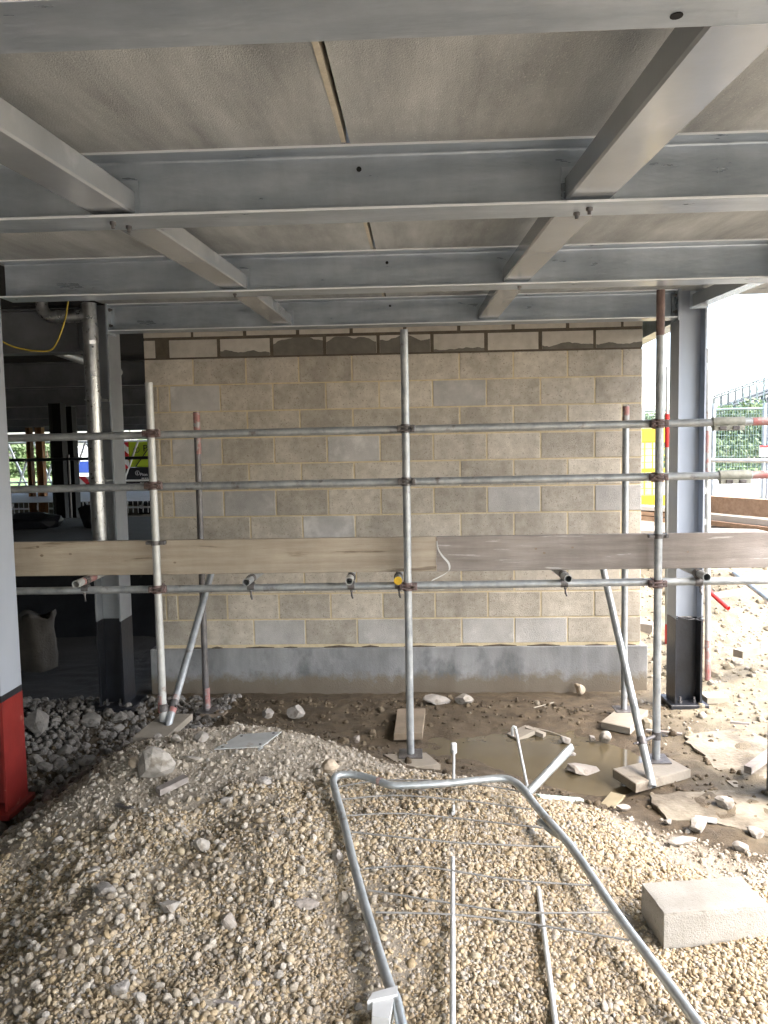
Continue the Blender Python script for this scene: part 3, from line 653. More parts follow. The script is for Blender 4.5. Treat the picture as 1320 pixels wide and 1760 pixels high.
# columns
def hcol(mb, xc, yc, h, b, z0, z1, tf=.013, tw=.009):
    """web across the picture, flanges left and right"""
    for sx in (-1, 1):
        xa = xc + sx*h/2; mb.box((min(xa, xa-sx*tf), yc-b/2, z0), (max(xa, xa-sx*tf), yc+b/2, z1))
    mb.box((xc-h/2+tf, yc-tw/2, z0), (xc+h/2-tf, yc+tw/2, z1)); return mb
def column(loc, h, b, zfoot, ztop, body, foot, label, bplate=.32, split=.75):
    xc, yc = loc; t = thing('steel_column', (xc, yc, zfoot), label, 'column', 'steel columns')
    hcol(MB(), xc, yc, h, b, split, ztop).build('shaft', body, t)
    hcol(MB(), xc, yc, h+.002, b+.002, zfoot+.02, split-.004, .015, .011).build('painted_foot', foot, t)
    bp = MB().cbox((xc-bplate/2, yc-bplate/2, zfoot-.02), (xc+bplate/2, yc+bplate/2, zfoot+.02), .004).build('base_plate', foot, t)
    for sx in (-1, 1):
        for sy in (-1, 1): MB().hexbolt((xc+sx*h*.26, yc+sy*b*.36, zfoot+.02), (0,0,1), .016, .018, .03).build('anchor_bolt', m_coupler, bp)
    return t
cR = column((2.10, 6.0), .205, .205, .045, 3.235, m_blue, m_black, 'blue grey steel column with black foot at the right end of the wall', .29, .73)
mb = MB(); r = random.Random(3)
for k in range(2):
    pts = [(1.997+.205*u, 5.894 - .004 - .002*k, .735 + .014*math.sin(u*5+k*2) + .006*k) for u in np.linspace(0,1,9)]
    mb.path(pts, .004, 6)
mb.build('wrapping_tape', m_black, cR)
cL = column((-2.437, 6.04), .203, .235, .04, 3.235, m_colgalv, m_black, 'dull grey steel column with black foot behind the downpipe', .36, .75)
m_bluepale = mat('column pale blue', (.38,.42,.48), (.45,.49,.55), 2.5, .4, .3, .03, 60, rvar=.08, stretch=(1,1,.25), c3=(.50,.54,.59), s3=3, t3=.58, w3=.2)
nl = thing('steel_column', (-2.485, 4.315, 0.0), 'pale blue steel column with red painted foot at the left edge', 'column', 'steel columns')
hcol(MB(), -2.485, 4.315, .23, .23, .70, 3.16).build('shaft', m_bluepale, nl)
hcol(MB(), -2.485, 4.315, .233, .233, .018, .662, .015, .011).build('red_foot', m_red, nl)
hcol(MB(), -2.485, 4.315, .232, .232, .662, .70, .014, .010).build('dark_band', m_black, nl)
MB().cbox((-2.65, 4.16, -.02), (-2.34, 4.47, .016), .004).build('base_plate', m_red, nl)
nr = column((2.125, 4.30), .205, .205, .03, 3.16, m_blue, m_black, 'steel column at the right edge, only its dark base plate in view', .36, .75)

# member joining the two right-hand columns, and edge members running back
t = thing('box_section', (2.15, 5.1, 3.08), 'grey box section rising from the right column toward the third crossing beam', 'steel member', 'box sections between the beams')
MB().hexa([(2.085,4.45,3.03),(2.185,4.45,3.03),(2.185,5.89,3.085),(2.085,5.89,3.085),(2.085,4.45,3.12),(2.185,4.45,3.12),(2.185,5.89,3.175),(2.085,5.89,3.175)]).build('section', m_box, t)
MB().box((2.07,5.879,3.07),(2.20,5.891,3.195)).build('end_plate', m_beam, t)
t = thing('steel_beam', (2.125, 9, 3.0), 'grey steel edge beam running back from the right column behind the wall top', 'steel beam')
MB().box((2.055,6.19,3.02),(2.195,12,3.03)).box((2.055,6.19,3.222),(2.195,12,3.232)).box((2.121,6.19,3.03),(2.129,12,3.222)).build('beam_section', m_beam, t)
# left bay beams
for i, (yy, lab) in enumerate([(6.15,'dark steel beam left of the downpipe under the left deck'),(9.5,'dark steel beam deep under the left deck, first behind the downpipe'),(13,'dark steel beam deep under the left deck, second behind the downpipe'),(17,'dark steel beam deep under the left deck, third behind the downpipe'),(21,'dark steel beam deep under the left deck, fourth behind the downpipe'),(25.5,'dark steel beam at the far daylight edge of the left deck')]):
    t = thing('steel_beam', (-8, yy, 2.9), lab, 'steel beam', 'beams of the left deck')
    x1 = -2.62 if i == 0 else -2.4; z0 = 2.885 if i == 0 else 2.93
    ibeam_x(MB(), -21, x1, yy, z0, 3.232-z0, .15, .012, .008).build('beam_section', m_galvshade, t)
    if i == 0:
        MB().box((x1-.05, yy-.03, z0+.03), (x1-.04, yy-.006, z0+.3)).build('cleat', m_galvshade, t)
a, b = P(35, 588, 7.2), P(150, 632, 8.6)
t = thing('bracing_tube', a, 'dim grey bracing member slanting behind the downpipe', 'brace')
MB().tube(P(20,578,7.0), P(205,640,9.0), .045, 12).build('tube', m_galv, t)

# ------------------------------------------------------------------ downpipe
dpx, dpy = -2.43, 5.82
dp = thing('downpipe', (dpx, dpy, 1.35), 'galvanised round downpipe with branch bend in front of the left column', 'pipe')
MB().tube((dpx,dpy,1.36),(dpx,dpy,3.21),.052,24).build('pipe', m_pipe, dp)
for zz in (1.88, 2.50, 3.02): MB().tube((dpx,dpy,zz-.012),(dpx,dpy,zz+.012),.0575,24).build('joint_ring', m_pipe, dp)
MB().tube((dpx,dpy,2.93),(dpx,dpy,3.02),.0565,24).tube((dpx,dpy,2.90),(dpx,dpy,2.93),.052,24,0,.0565).build('socket', m_pipe, dp)
bz = 3.118
mb = MB(); pts = [(dpx-.03,dpy,bz)] + [(dpx-.28,dpy,bz)] + [(dpx-.28-.085*math.sin(k/6*math.pi/2), dpy, bz+.085*(1-math.cos(k/6*math.pi/2))) for k in range(1,7)] + [(dpx-.365,dpy,3.23)]
mb.path(pts, .045, 20).build('branch_bend', m_pipe, dp)
for xx in (dpx-.10, dpx-.17, dpx-.245): MB().tube((xx-.011,dpy,bz),(xx+.011,dpy,bz),.049,20).build('joint_ring', m_pipe, dp)
for zz in (1.87, 2.49): MB().box((dpx-.07,dpy-.006,zz-.008),(dpx+.075,dpy+.16,zz+.004)).build('bracket', m_pipe, dp)
yc_ = thing('cable', P(60,604,5.5), 'yellow cable looping from the beam beside the downpipe bend', 'cable')
cpx = [(-14,570),(6,588),(30,598),(60,603),(86,602),(98,588),(108,562),(114,540),(118,512)]
cw = [P(a,b,5.55) for a,b in cpx]
def smooth_pts(pts, n=6):
    out = []; m = len(pts)
    for i in range(m-1):
        p0, p1, p2, p3 = pts[max(i-1,0)], pts[i], pts[i+1], pts[min(i+2,m-1)]
        for k in range(n):
            t = k/n; out.append(.5*((2*p1)+(p2-p0)*t+(2*p0-5*p1+4*p2-p3)*t*t+(3*p1-p0-3*p2+p3)*t**3))
    out.append(pts[-1]); return out
MB().path(smooth_pts(cw), .0055, 8).build('cable_run', m_cable, yc_)

# ------------------------------------------------------------------ scaffold
RT = .02415
sf = thing('scaffold', (-.05, 4.75, .1), 'galvanised tube scaffold with two guard rails standing before the block wall', 'scaffold')
SY, LY = 4.752, 4.803
def ring_coupler(p, ax1, ax2, material=m_coupler, fx=1):
    """clamp round a vertical and a horizontal tube"""
    p = Vector(p); mb = MB(); a1 = Vector(ax1).normalized(); a2 = Vector(ax2).normalized()
    q = p + Vector((0, .051, 0))
    mb.tube(p - a1*.026, p + a1*.026, .031, 16); mb.tube(q - a2*.026, q + a2*.026, .031, 16)
    mb.cbox(p + Vector((-.016, -.016, -.023)) + Vector((fx*.042,0,0)), p + Vector((.016, .016, .023)) + Vector((fx*.042,0,0)), .004)
    mb.hexbolt(p + Vector((fx*.042, -.016, 0)), (0,-1,0), .013, .013, .018)
    mb.cbox(p + Vector((-.013-fx*.040, -.018, -.02)), p + Vector((.013-fx*.040, .012, .02)), .003)
    mb.tube(p + Vector((-.036,-.033,.010)), p + Vector((.04,-.033,.010)), .0045, 6).tube(p + Vector((-.036,-.033,-.010)), p + Vector((.04,-.033,-.010)), .0045, 6)
    return mb.build('coupler', material, sf)
LZ = (2.192, 1.866, 1.210)
LX0, LX1 = -2.62, 2.75
for k, z in enumerate(LZ):
    dz = .002
    o = MB().tube((LX0, LY, z-.012), (LX1, LY, z+.006), RT, 20, .004).build('ledger', m_tube, sf)
    if k < 2:
        xs = 1.83 if k == 0 else 1.875
        MB().tube((xs, LY, z+.003), (xs+.19, LY, z+.0035), .0315, 18).box((xs+.004,LY-.03,z-.048),(xs+.186,LY+.006,z-.018)).build('sleeve_coupler', m_sleeve, o)
        for u in (.055, .135): MB().cbox((xs+u-.022,LY-.036,z-.044),(xs+u+.022,LY-.0302,z-.022),.003).build('sleeve_bolt', m_coupler, o)
        MB().tube((xs+.24 if k == 0 else xs+.2, LY, z+.0035), (xs+.42 if k == 0 else xs+.33, LY, z+.0045), RT+.0007, 20).build('paint_band', m_redpaint, o)
# standards: front row then back row
zL, zM, zR = .355, .135, .098
stds = [(-1.632, SY, zL, 2.505, m_tubepale), (-.045, SY, zM, 2.79, m_tube), (1.497, SY, zR, 2.99, m_tube), (-1.622, 5.75, .08, 2.375, m_tubedark), (1.567, 5.75, .075, 2.355, m_tube)]
SO = []
for i, (x, y, z0, z1, m_) in enumerate(stds):
    tilt = (0.006, 0, 0, -.006, 0)[i]
    o = MB().tube((x+tilt, y, z0), (x, y, z1), RT, 20, .004).build('standard', m_, sf); SO.append(o)
    if i != 0: MB().cbox((x+tilt-.075, y-.075, z0-.003), (x+tilt+.075, y+.075, z0+.004), .002).build('foot_plate', m_coupler if i > 0 else m_tube, o)
for i, a, b, m_ in ((0, zL+.06, zL+.17, m_redpaint), (3, 2.22, 2.37, m_redpaint), (3, .1, .26, m_redpaint), (4, 2.25, 2.352, m_redpaint), (2, 2.72, 2.988, m_rusty)):
    x, y = stds[i][0], stds[i][1]; MB().tube((x, y, a), (x, y, b), RT+.0008, 20).build('paint_band', m_, SO[i])
MB().tube((-1.62, 5.75, 2.06), (-1.62, 5.75, 2.22), RT+.0008, 20).build('paint_band', m_redpaint, SO[3])
for x in (-1.632, -.045, 1.497):
    for k, z in enumerate(LZ):
        mm = m_couplerred if (x < -1 or k == 2 or x > 1) else m_coupler
        ring_coupler((x, SY, z+.000), (0,0,1), (1,0,0), mm, -1 if x > 1 else 1)
    zc = 1.505
    if x != -.045:
        mb = MB().tube((x,SY,zc-.014),(x,SY,zc+.014),.0285,16); mb.cbox((x+.022,SY-.012,zc-.012),(x+.062,SY+.03,zc+.012),.003).cbox((x-.06,SY-.012,zc-.010),(x-.022,SY+.03,zc+.010),.003)
        mb.hexbolt((x+.045,SY-.012,zc),(0,-1,0),.009,.01,.01).build('board_clip', m_coupler, sf)
# transoms with open ends towards the camera
TZ = 1.262
for i, (px, py, yel) in enumerate([(130,1003,0),(423,997,0),(600,995,0),(684,994,1),(977,993,0),(1215,992,0)]):
    p = P(px, py, 4.66); tb = MB().tube((p.x, 4.66, TZ), (p.x + (0.02 if i % 2 else -.03), 5.95, TZ+.004), RT, 20, .004).build('transom', m_tubepale if i in (0,2) else m_tube, sf)
    if yel: MB().tube((p.x, 4.6585, TZ), (p.x, 4.672, TZ), RT+.0012, 20, .0075).build('end_cap', m_yellow, tb)
    if i == 0: MB().tube((p.x-.002, 4.75, TZ), (p.x-.006, 4.95, TZ), RT+.0007, 20).build('paint_band', m_redpaint, tb)
    mb = MB().tube((p.x, LY-.026, TZ), (p.x, LY+.026, TZ), .0285, 16); mb.tube((p.x-.022,LY,1.212),(p.x+.022,LY,1.212),.0285,16)
    mb.hexbolt((p.x+.004,LY-.03,1.19),(0,0,-1),.010,.012,.03).tube((p.x+.004,LY-.03,1.165),(p.x+.012,LY-.04,1.135),.006,8).build('coupler', m_coupler, sf)
MB().tube((-2.5, 5.80, 1.21), (2.5, 5.80, 1.21), RT, 18, .004).build('ledger', m_tube, sf)
# braces
b0, b1 = P(288,1250,4.69), P(366,975,5.62)
br = MB().tube(b0, b1, RT, 20, .004).build('brace', m_tube, sf)
d_ = (b1-b0).normalized(); MB().tube(b0+d_*.10, b0+d_*.22, RT+.0008, 20).build('paint_band', m_redpaint, br)
c0 = b0 + d_*.16
mb = MB().tube(c0-d_*.025, c0+d_*.025, .0285, 16).tube(c0+Vector((-.075,.03,0)), c0+Vector((.03,.0,0)), .012, 8).tube((-1.626,SY,c0.z-.025),(-1.626,SY,c0.z+.025),.0285,16)
mb.hexbolt(c0+Vector((.02,-.03,0)),(1,-.3,0),.011,.012,.02).hexbolt((-1.665,SY-.015,c0.z),(-1,-.3,0),.011,.012,.02).build('swivel_coupler', m_coupler, sf)
b0, b1 = P(1121,1352,4.44), P(1036,975,5.62)
br = MB().tube(b0, b1, RT, 20, .004).build('brace', m_tube, sf); d_ = (b1-b0).normalized(); c0 = b0 + d_*.28
mb = MB().tube(c0-d_*.025, c0+d_*.025, .0285, 16).tube(c0, (1.497,SY,c0.z), .012, 8).tube((1.497,SY,c0.z-.025),(1.497,SY,c0.z+.025),.0285,16)
mb.hexbolt(c0+Vector((-.03,-.02,0)),(-1,-.3,0),.011,.012,.02).hexbolt((1.53,SY-.01,c0.z),(1,-.2,0),.011,.012,.02).build('swivel_coupler', m_coupler, sf)

# toe boards on edge
def board_edge(x0, x1, y, z0, h, th, m_, label, slope=0):
    t = thing('scaffold_board', ((x0+x1)/2, y, z0), label, 'board', 'boards on edge along the scaffold'); mb = MB()
    c = .003; n = 24; vs = []
    for k in range(n+1):
        x = x0+(x1-x0)*k/n; w_ = .002*mnoise.noise((x*1.7, z0*9, 3)); zz = z0 + slope*(x-x0)
        vs += [(x,y+w_,zz+c),(x,y+w_,zz+h-c),(x,y+w_+c,zz+h),(x,y+th+w_-c,zz+h),(x,y+th+w_,zz+h-c),(x,y+th+w_,zz+c),(x,y+th+w_-c,zz),(x,y+w_+c,zz)]
    fs = [(8*k+i, 8*(k+1)+i, 8*(k+1)+(i+1)%8, 8*k+(i+1)%8) for k in range(n) for i in range(8)] + [list(range(8)), list(range(8*n+7, 8*n-1, -1))]
    pk = mb.add(vs, fs).build('plank', m_, t); r = random.Random(int(x0*100)+5)
    for k in range(int((x1-x0)/.55)):
        kx, kz, kr = r.uniform(x0+.05,x1-.05), z0+slope*0+r.uniform(.03,h-.03), r.uniform(.004,.010); n2 = 12
        w_ = .002*mnoise.noise((kx*1.7, z0*9, 3)); ring = [(kx+math.cos(2*math.pi*i/n2)*kr*1.4, y+w_-.0009, kz+math.sin(2*math.pi*i/n2)*kr) for i in range(n2)]
        MB().add(ring + [(p[0],p[1]+.0025,p[2]) for p in ring], [list(range(n2))] + [(i,(i+1)%n2,n2+(i+1)%n2,n2+i) for i in range(n2)]).build('knot', m_knot, pk)
    return t
bz0 = TZ + RT + .004
tbl = board_edge(-2.60, .135, 4.832, bz0, .222, .036, m_woodl, 'pale timber scaffold board on edge, left of the hanging strip')
MB().box((.1352,4.833,bz0+.002),(.1358,4.867,bz0+.220)).build('end_stain', m_redpaint, tbl)
board_edge(.139, 3.4, 4.836, bz0-.001, .222, .036, m_woodg, 'grey weathered scaffold board on edge, right of the hanging strip')
st = thing('strip', P(765,960,4.8), 'pale plastic strip curling out of the board joint', 'strip')
sp = smooth_pts([P(a,b,yy) for a,b,yy in [(751,930,4.828),(753,943,4.815),(760,955,4.80),(771,968,4.79),(772,980,4.785),(762,988,4.778),(742,998,4.77)]], 5)
mb = MB(); vs = []
for i, p in enumerate(sp):
    u = .0035 + .007*i/len(sp); vs += [p+Vector((-u*.7,0,-u*.7)), p+Vector((u*.7,0,u*.7)), p+Vector((u*.7,.003,u*.7)), p+Vector((-u*.7,.003,-u*.7))]
mb.add(vs, [(4*i+k, 4*i+(k+1)%4, 4*i+4+(k+1)%4, 4*i+4+k) for i in range(len(sp)-1) for k in range(4)]).build('strip_band', m_white, st)

# sole boards under the standards
def sole(pxs, z, th, label, m_=m_sole, tilt=0):
    pts = [G(a,b,z) for a,b in pxs]
    ar = sum(pts[i].x*pts[(i+1)%4].y - pts[(i+1)%4].x*pts[i].y for i in range(4))
    if ar < 0: pts.reverse()
    c = sum(pts, Vector())/4
    o = MB(); n = len(pts)
    ins = [p + (c-p).normalized()*.006 for p in pts]
    top = [Vector((p.x,p.y,z)) for p in ins]; rim = [Vector((p.x,p.y,z-.004)) for p in pts]; bot = [Vector((p.x,p.y,z-th)) for p in pts]
    o.add(top+rim+bot, [(0,1,2,3)] + [(i, 4+i, 4+(i+1)%4, (i+1)%4) for i in range(4)] + [(4+i, 8+i, 8+(i+1)%4, 4+(i+1)%4) for i in range(4)] + [(11,10,9,8)])
    ob = o.build('sole_board', m_, org=(c.x,c.y,z-th)); return tag(ob, label, 'board', 'sole boards under the scaffold')
sole([(228,1266),(278,1226),(331,1226),(284,1268)], .352, .04, 'timber sole board on the mound under the left standard')
sole([(658,1296),(733,1293),(757,1313),(697,1320)], .132, .04, 'timber sole board under the middle standard')
sole([(1053,1321),(1147,1300),(1187,1322),(1093,1347)], .092, .055, 'thick timber sole board under the right standard beside the puddle')
sole([(683,1218),(731,1217),(726,1259),(677,1260)], .085, .05, 'muddy timber board lying before the plinth behind the middle standard', m_soledark)
sole([(1033,1240),(1068,1212),(1114,1220),(1083,1251)], .072, .05, 'timber sole board at the wall foot under the back right standard')
sole([(338,1232),(352,1219),(392,1220),(380,1234)], .08, .04, 'small timber sole board at the wall foot under the back left standard', m_soledark)

# ------------------------------------------------------------------ steel barrier lying on the gravel
bc = thing('barrier', (.2, 3.1, .15), 'bent galvanised crowd barrier frame lying flat on the gravel', 'barrier')
BR = .019
def gz(px, py, lift=.0):
    """point on the ground seen along a sight line"""
    d = ray(px, py); t0, t1 = .5, 12.0
    for _ in range(60):
        t = t0 + .0
        p = CAM + d*t
        h = float(H0(np.array([p.x]), np.array([p.y]))[0]) + lift
        if p.z <= h: break
        t0 += max(.01, (p.z-h)*.6)
    return CAM + d*t0
left = [(705,1830,.175),(690,1760,.19),(681,1720,.20),(668,1690,.205),(640,1600,.225),(612,1500,.27),(590,1410,.325),(576,1358,.365),(573,1343,.374),(578,1334,.378),(592,1331,.378),(618,1333,.374),(652,1343,.366),(680,1350,.362),(760,1347,.36),(830,1340,.362),(866,1338,.362),(886,1345,.355),(902,1360,.34),(925,1390,.315),(985,1460,.255),(1060,1570,.205),(1130,1665,.178),(1200,1760,.162),(1245,1822,.15)]
pts = smooth_pts([G(a,b,z+.006) for a,b,z in left], 4)
MB().path(pts, BR, 14).build('frame_tube', m_barrier, bc)
# crimp and weld scar on the top rail
c_ = G(652,1343,.372); MB().path([c_+Vector((-.016,0,0)), c_, c_+Vector((.016,0,-.002))], [.0195,.0215,.0195], 12).build('weld', m_rusty, bc)
wires = [[(583,1352,.35),(660,1341,.372),(780,1343,.35),(893,1360,.33)], [(588,1374,.345),(680,1367,.345),(800,1376,.33),(912,1391,.315)],
         [(596,1402,.33),(690,1398,.325),(800,1408,.30),(935,1423,.29)], [(604,1430,.315),(700,1440,.30),(800,1449,.28),(962,1456,.265)],
         [(626,1493,.27),(720,1489,.275),(880,1512,.235),(1020,1522,.225)], [(634,1530,.26),(780,1553,.232),(890,1568,.21),(1048,1568,.205)],
         [(646,1568,.245),(780,1572,.23),(900,1586,.205),(1082,1616,.19)]]
for wv in wires: MB().path(smooth_pts([G(a,b,z) for a,b,z in wv], 5), .0042, 8).build('bar', m_wire, bc)
f0, f1 = G(908,1362,.335), P(984,1283,4.02)
mb = MB(); n = 12; vs = []
for k, (p, ra, rb) in enumerate([(f0,.021,.021),(f0.lerp(f1,.4),.022,.019),(f0.lerp(f1,.9),.026,.012),(f1,.020,.006)]):
    ax = (f1-f0).normalized(); u = ax.cross(Vector((0,1,0))).normalized(); v_ = ax.cross(u)
    vs += [p + u*math.cos(2*math.pi*i/n)*ra + v_*math.sin(2*math.pi*i/n)*rb for i in range(n)]
mb.add(vs, [(k*n+i, k*n+(i+1)%n, (k+1)*n+(i+1)%n, (k+1)*n+i) for k in range(3) for i in range(n)], True).add(vs[-n:], [list(range(n))]).build('foot', m_barrier, bc)
MB().path([G(928,1412,.27), G(955,1432,.262), G(990,1456,.24)], [.018,.018,.013], 12).build('foot', m_barrier, bc)

# two pale rods half buried in the gravel
def rod(a, b, c, d_, ra, rb, label, capped):
    t = thing('rod', c, label, 'rod')
    MB().path([a, a.lerp(b,.5), b], [ra, ra*.97, ra*.9], 10).build('lower_length', m_rod, t)
    MB().path([c, c.lerp(d_,.5), d_], rb, 10).build('upper_length', m_rod, t)
    if capped: MB().cbox(d_+Vector((-.018,-.014,-.02)), d_+Vector((.018,.014,.05)), .008).build('cap', m_white, t)
    else: MB().path([d_, d_+Vector((-.004,0,.022)), d_+Vector((-.016,0,.028)), d_+Vector((-.024,0,.016)), d_+Vector((-.024,0,-.03))], .0085, 8).build('hook', m_rod, t)
rod(G(778,1800,.165), G(778,1474,.262), G(779,1398,.31), P(780,1290,4.55), .0105, .0085, 'pale rod with square white cap rising past the barrier rail', True)
rod(G(960,1800,.135), G(925,1526,.185), G(906,1352,.25), P(887,1256,4.75), .0105, .0085, 'pale rod with hooked top leaning over the puddle', False)
# white clip at the bottom edge
wb = thing('plastic_clip', G(660,1735,.18), 'white plastic clip holding the barrier tube at the bottom edge', 'clip')
q = G(655,1735,.19)
MB().hexa([q+Vector(v) for v in ((-.03,-.07,-.02),(.03,-.085,-.02),(.05,.02,-.02),(-.035,.03,-.02),(-.025,-.07,.03),(.03,-.085,.035),(.045,.02,.03),(-.03,.03,.025))]).build('body', m_white, wb)
MB().hexa([q+Vector(v) for v in ((-.045,-.005,.0),(.055,.018,.0),(.055,.06,.0),(-.03,.035,.0),(-.045,-.005,.034),(.055,.018,.042),(.055,.06,.042),(-.03,.035,.034))]).build('collar', m_white, wb)

# ------------------------------------------------------------------ things lying about
def place_block(corner_px, L, W, Hh, rz, zb, name, label, m_):
    p = G(*corner_px, zb); M_ = Matrix.Translation((p.x,p.y,zb)) @ Matrix.Rotation(rz, 4, 'Z')
    bm = bmesh.new(); bmesh.ops.create_cube(bm, size=1, matrix=Matrix.Translation((L/2,W/2,Hh/2)) @ Matrix.Diagonal((L,W,Hh,1)))
    bmesh.ops.subdivide_edges(bm, edges=bm.edges[:], cuts=22, use_grid_fill=True); bm.verts.index_update(); vs = []
    for v in bm.verts:
        c_ = v.co.copy(); d_ = [min(c_.x, L-c_.x), min(c_.y, W-c_.y), min(c_.z, Hh-c_.z)]; ds = sorted(d_)
        e_ = max(0, 1 - ds[1]/.018); n_ = mnoise.fractal(c_*22, 1, 2, 3); q_ = c_ + (Vector((L/2,W/2,Hh/2)) - c_).normalized()*(e_*(.003 + .007*max(0, n_)) + .0005*mnoise.noise(c_*45))
        vs.append(M_ @ q_)
    mb = MB().add(vs, [[v.index for v in f.verts] for f in bm.faces]); bm.free()
    return tag(mb.build(name, m_, org=(p.x,p.y,zb)), label, 'block')
place_block((1140,1632), .44, .215, .15, math.radians(7), .075, 'concrete_block', 'loose pale concrete block lying on the gravel at the right edge', m_conc)

# perforated plates on the mound
def plate(pxs, z, th, label, holes):
    pts = [G(a,b,z) for a,b in pxs]; ar = sum(pts[i].x*pts[(i+1)%4].y - pts[(i+1)%4].x*pts[i].y for i in range(4))
    if ar < 0: pts.reverse()
    c = sum(pts, Vector())/4; t = thing('metal_plate', (c.x,c.y,z-th), label, 'metal plate', 'metal plates on the mound')
    MB().prism([Vector((p.x,p.y,z)) for p in pts], th).build('sheet', m_plate, t)
    for a, b in holes: h = G(a,b,z); MB().tube((h.x,h.y,z-.001),(h.x,h.y,z+.0008),.0085,12).build('bolt_hole', m_dark, t)
plate([(362,1296),(400,1270),(462,1274),(438,1297)], .372, .006, 'lower of two zinc plates lying on the mound', [(372,1292),(428,1294)])
plate([(368,1287),(412,1262),(484,1257),(449,1283)], .392, .006, 'upper of two zinc plates lying on the mound', [(382,1284),(415,1265),(470,1260),(447,1279)])

def rock(px, py, wpx, label, m_, group=None, seed=0, aspect=(1,.8,.6), z=None, cat='stone', name='stone', cuts=9, sink=.25):
    p = gz(px, py) if z is None else G(px, py, z)
    s = wpx*p.y/FPX/2*1.3
    wl = .022 if p.z < .0 and p.x > .3 else 0
    o = rock_mb(Vector((0,0,0)), (s*aspect[0], s*aspect[1], s*aspect[2]), seed, cuts).build(name, m_, org=(0,0,0))
    o.location = (p.x, p.y + s*.3, p.z + wl + .006 + s*aspect[2]*.5)
    return tag(o, label, cat, group)
m_rock = mat('grey rock', (.24,.22,.195), (.36,.335,.30), 16, .92, 0, .5, 60, c3=(.18,.155,.125), s3=8, t3=.56)
m_rockshade = mat('shaded trench rock', (.16,.148,.13), (.25,.235,.21), 16, .92, 0, .4, 60, c3=(.11,.10,.085), s3=8, t3=.56)  # darker rock colour holding the shade of the trench
m_rocktan = mat('tan rock', (.36,.29,.21), (.48,.40,.30), 16, .92, 0, .35, 60)
m_rockwhite = mat('pale lump', (.26,.238,.205), (.355,.33,.29), 14, .92, 0, .5, 50, c3=(.20,.175,.14), s3=9, t3=.54)
m_rockpink = mat('broken block piece', (.28,.245,.21), (.36,.32,.275), 14, .92, 0, .4, 80, c3=(.22,.19,.155), s3=12, t3=.56)
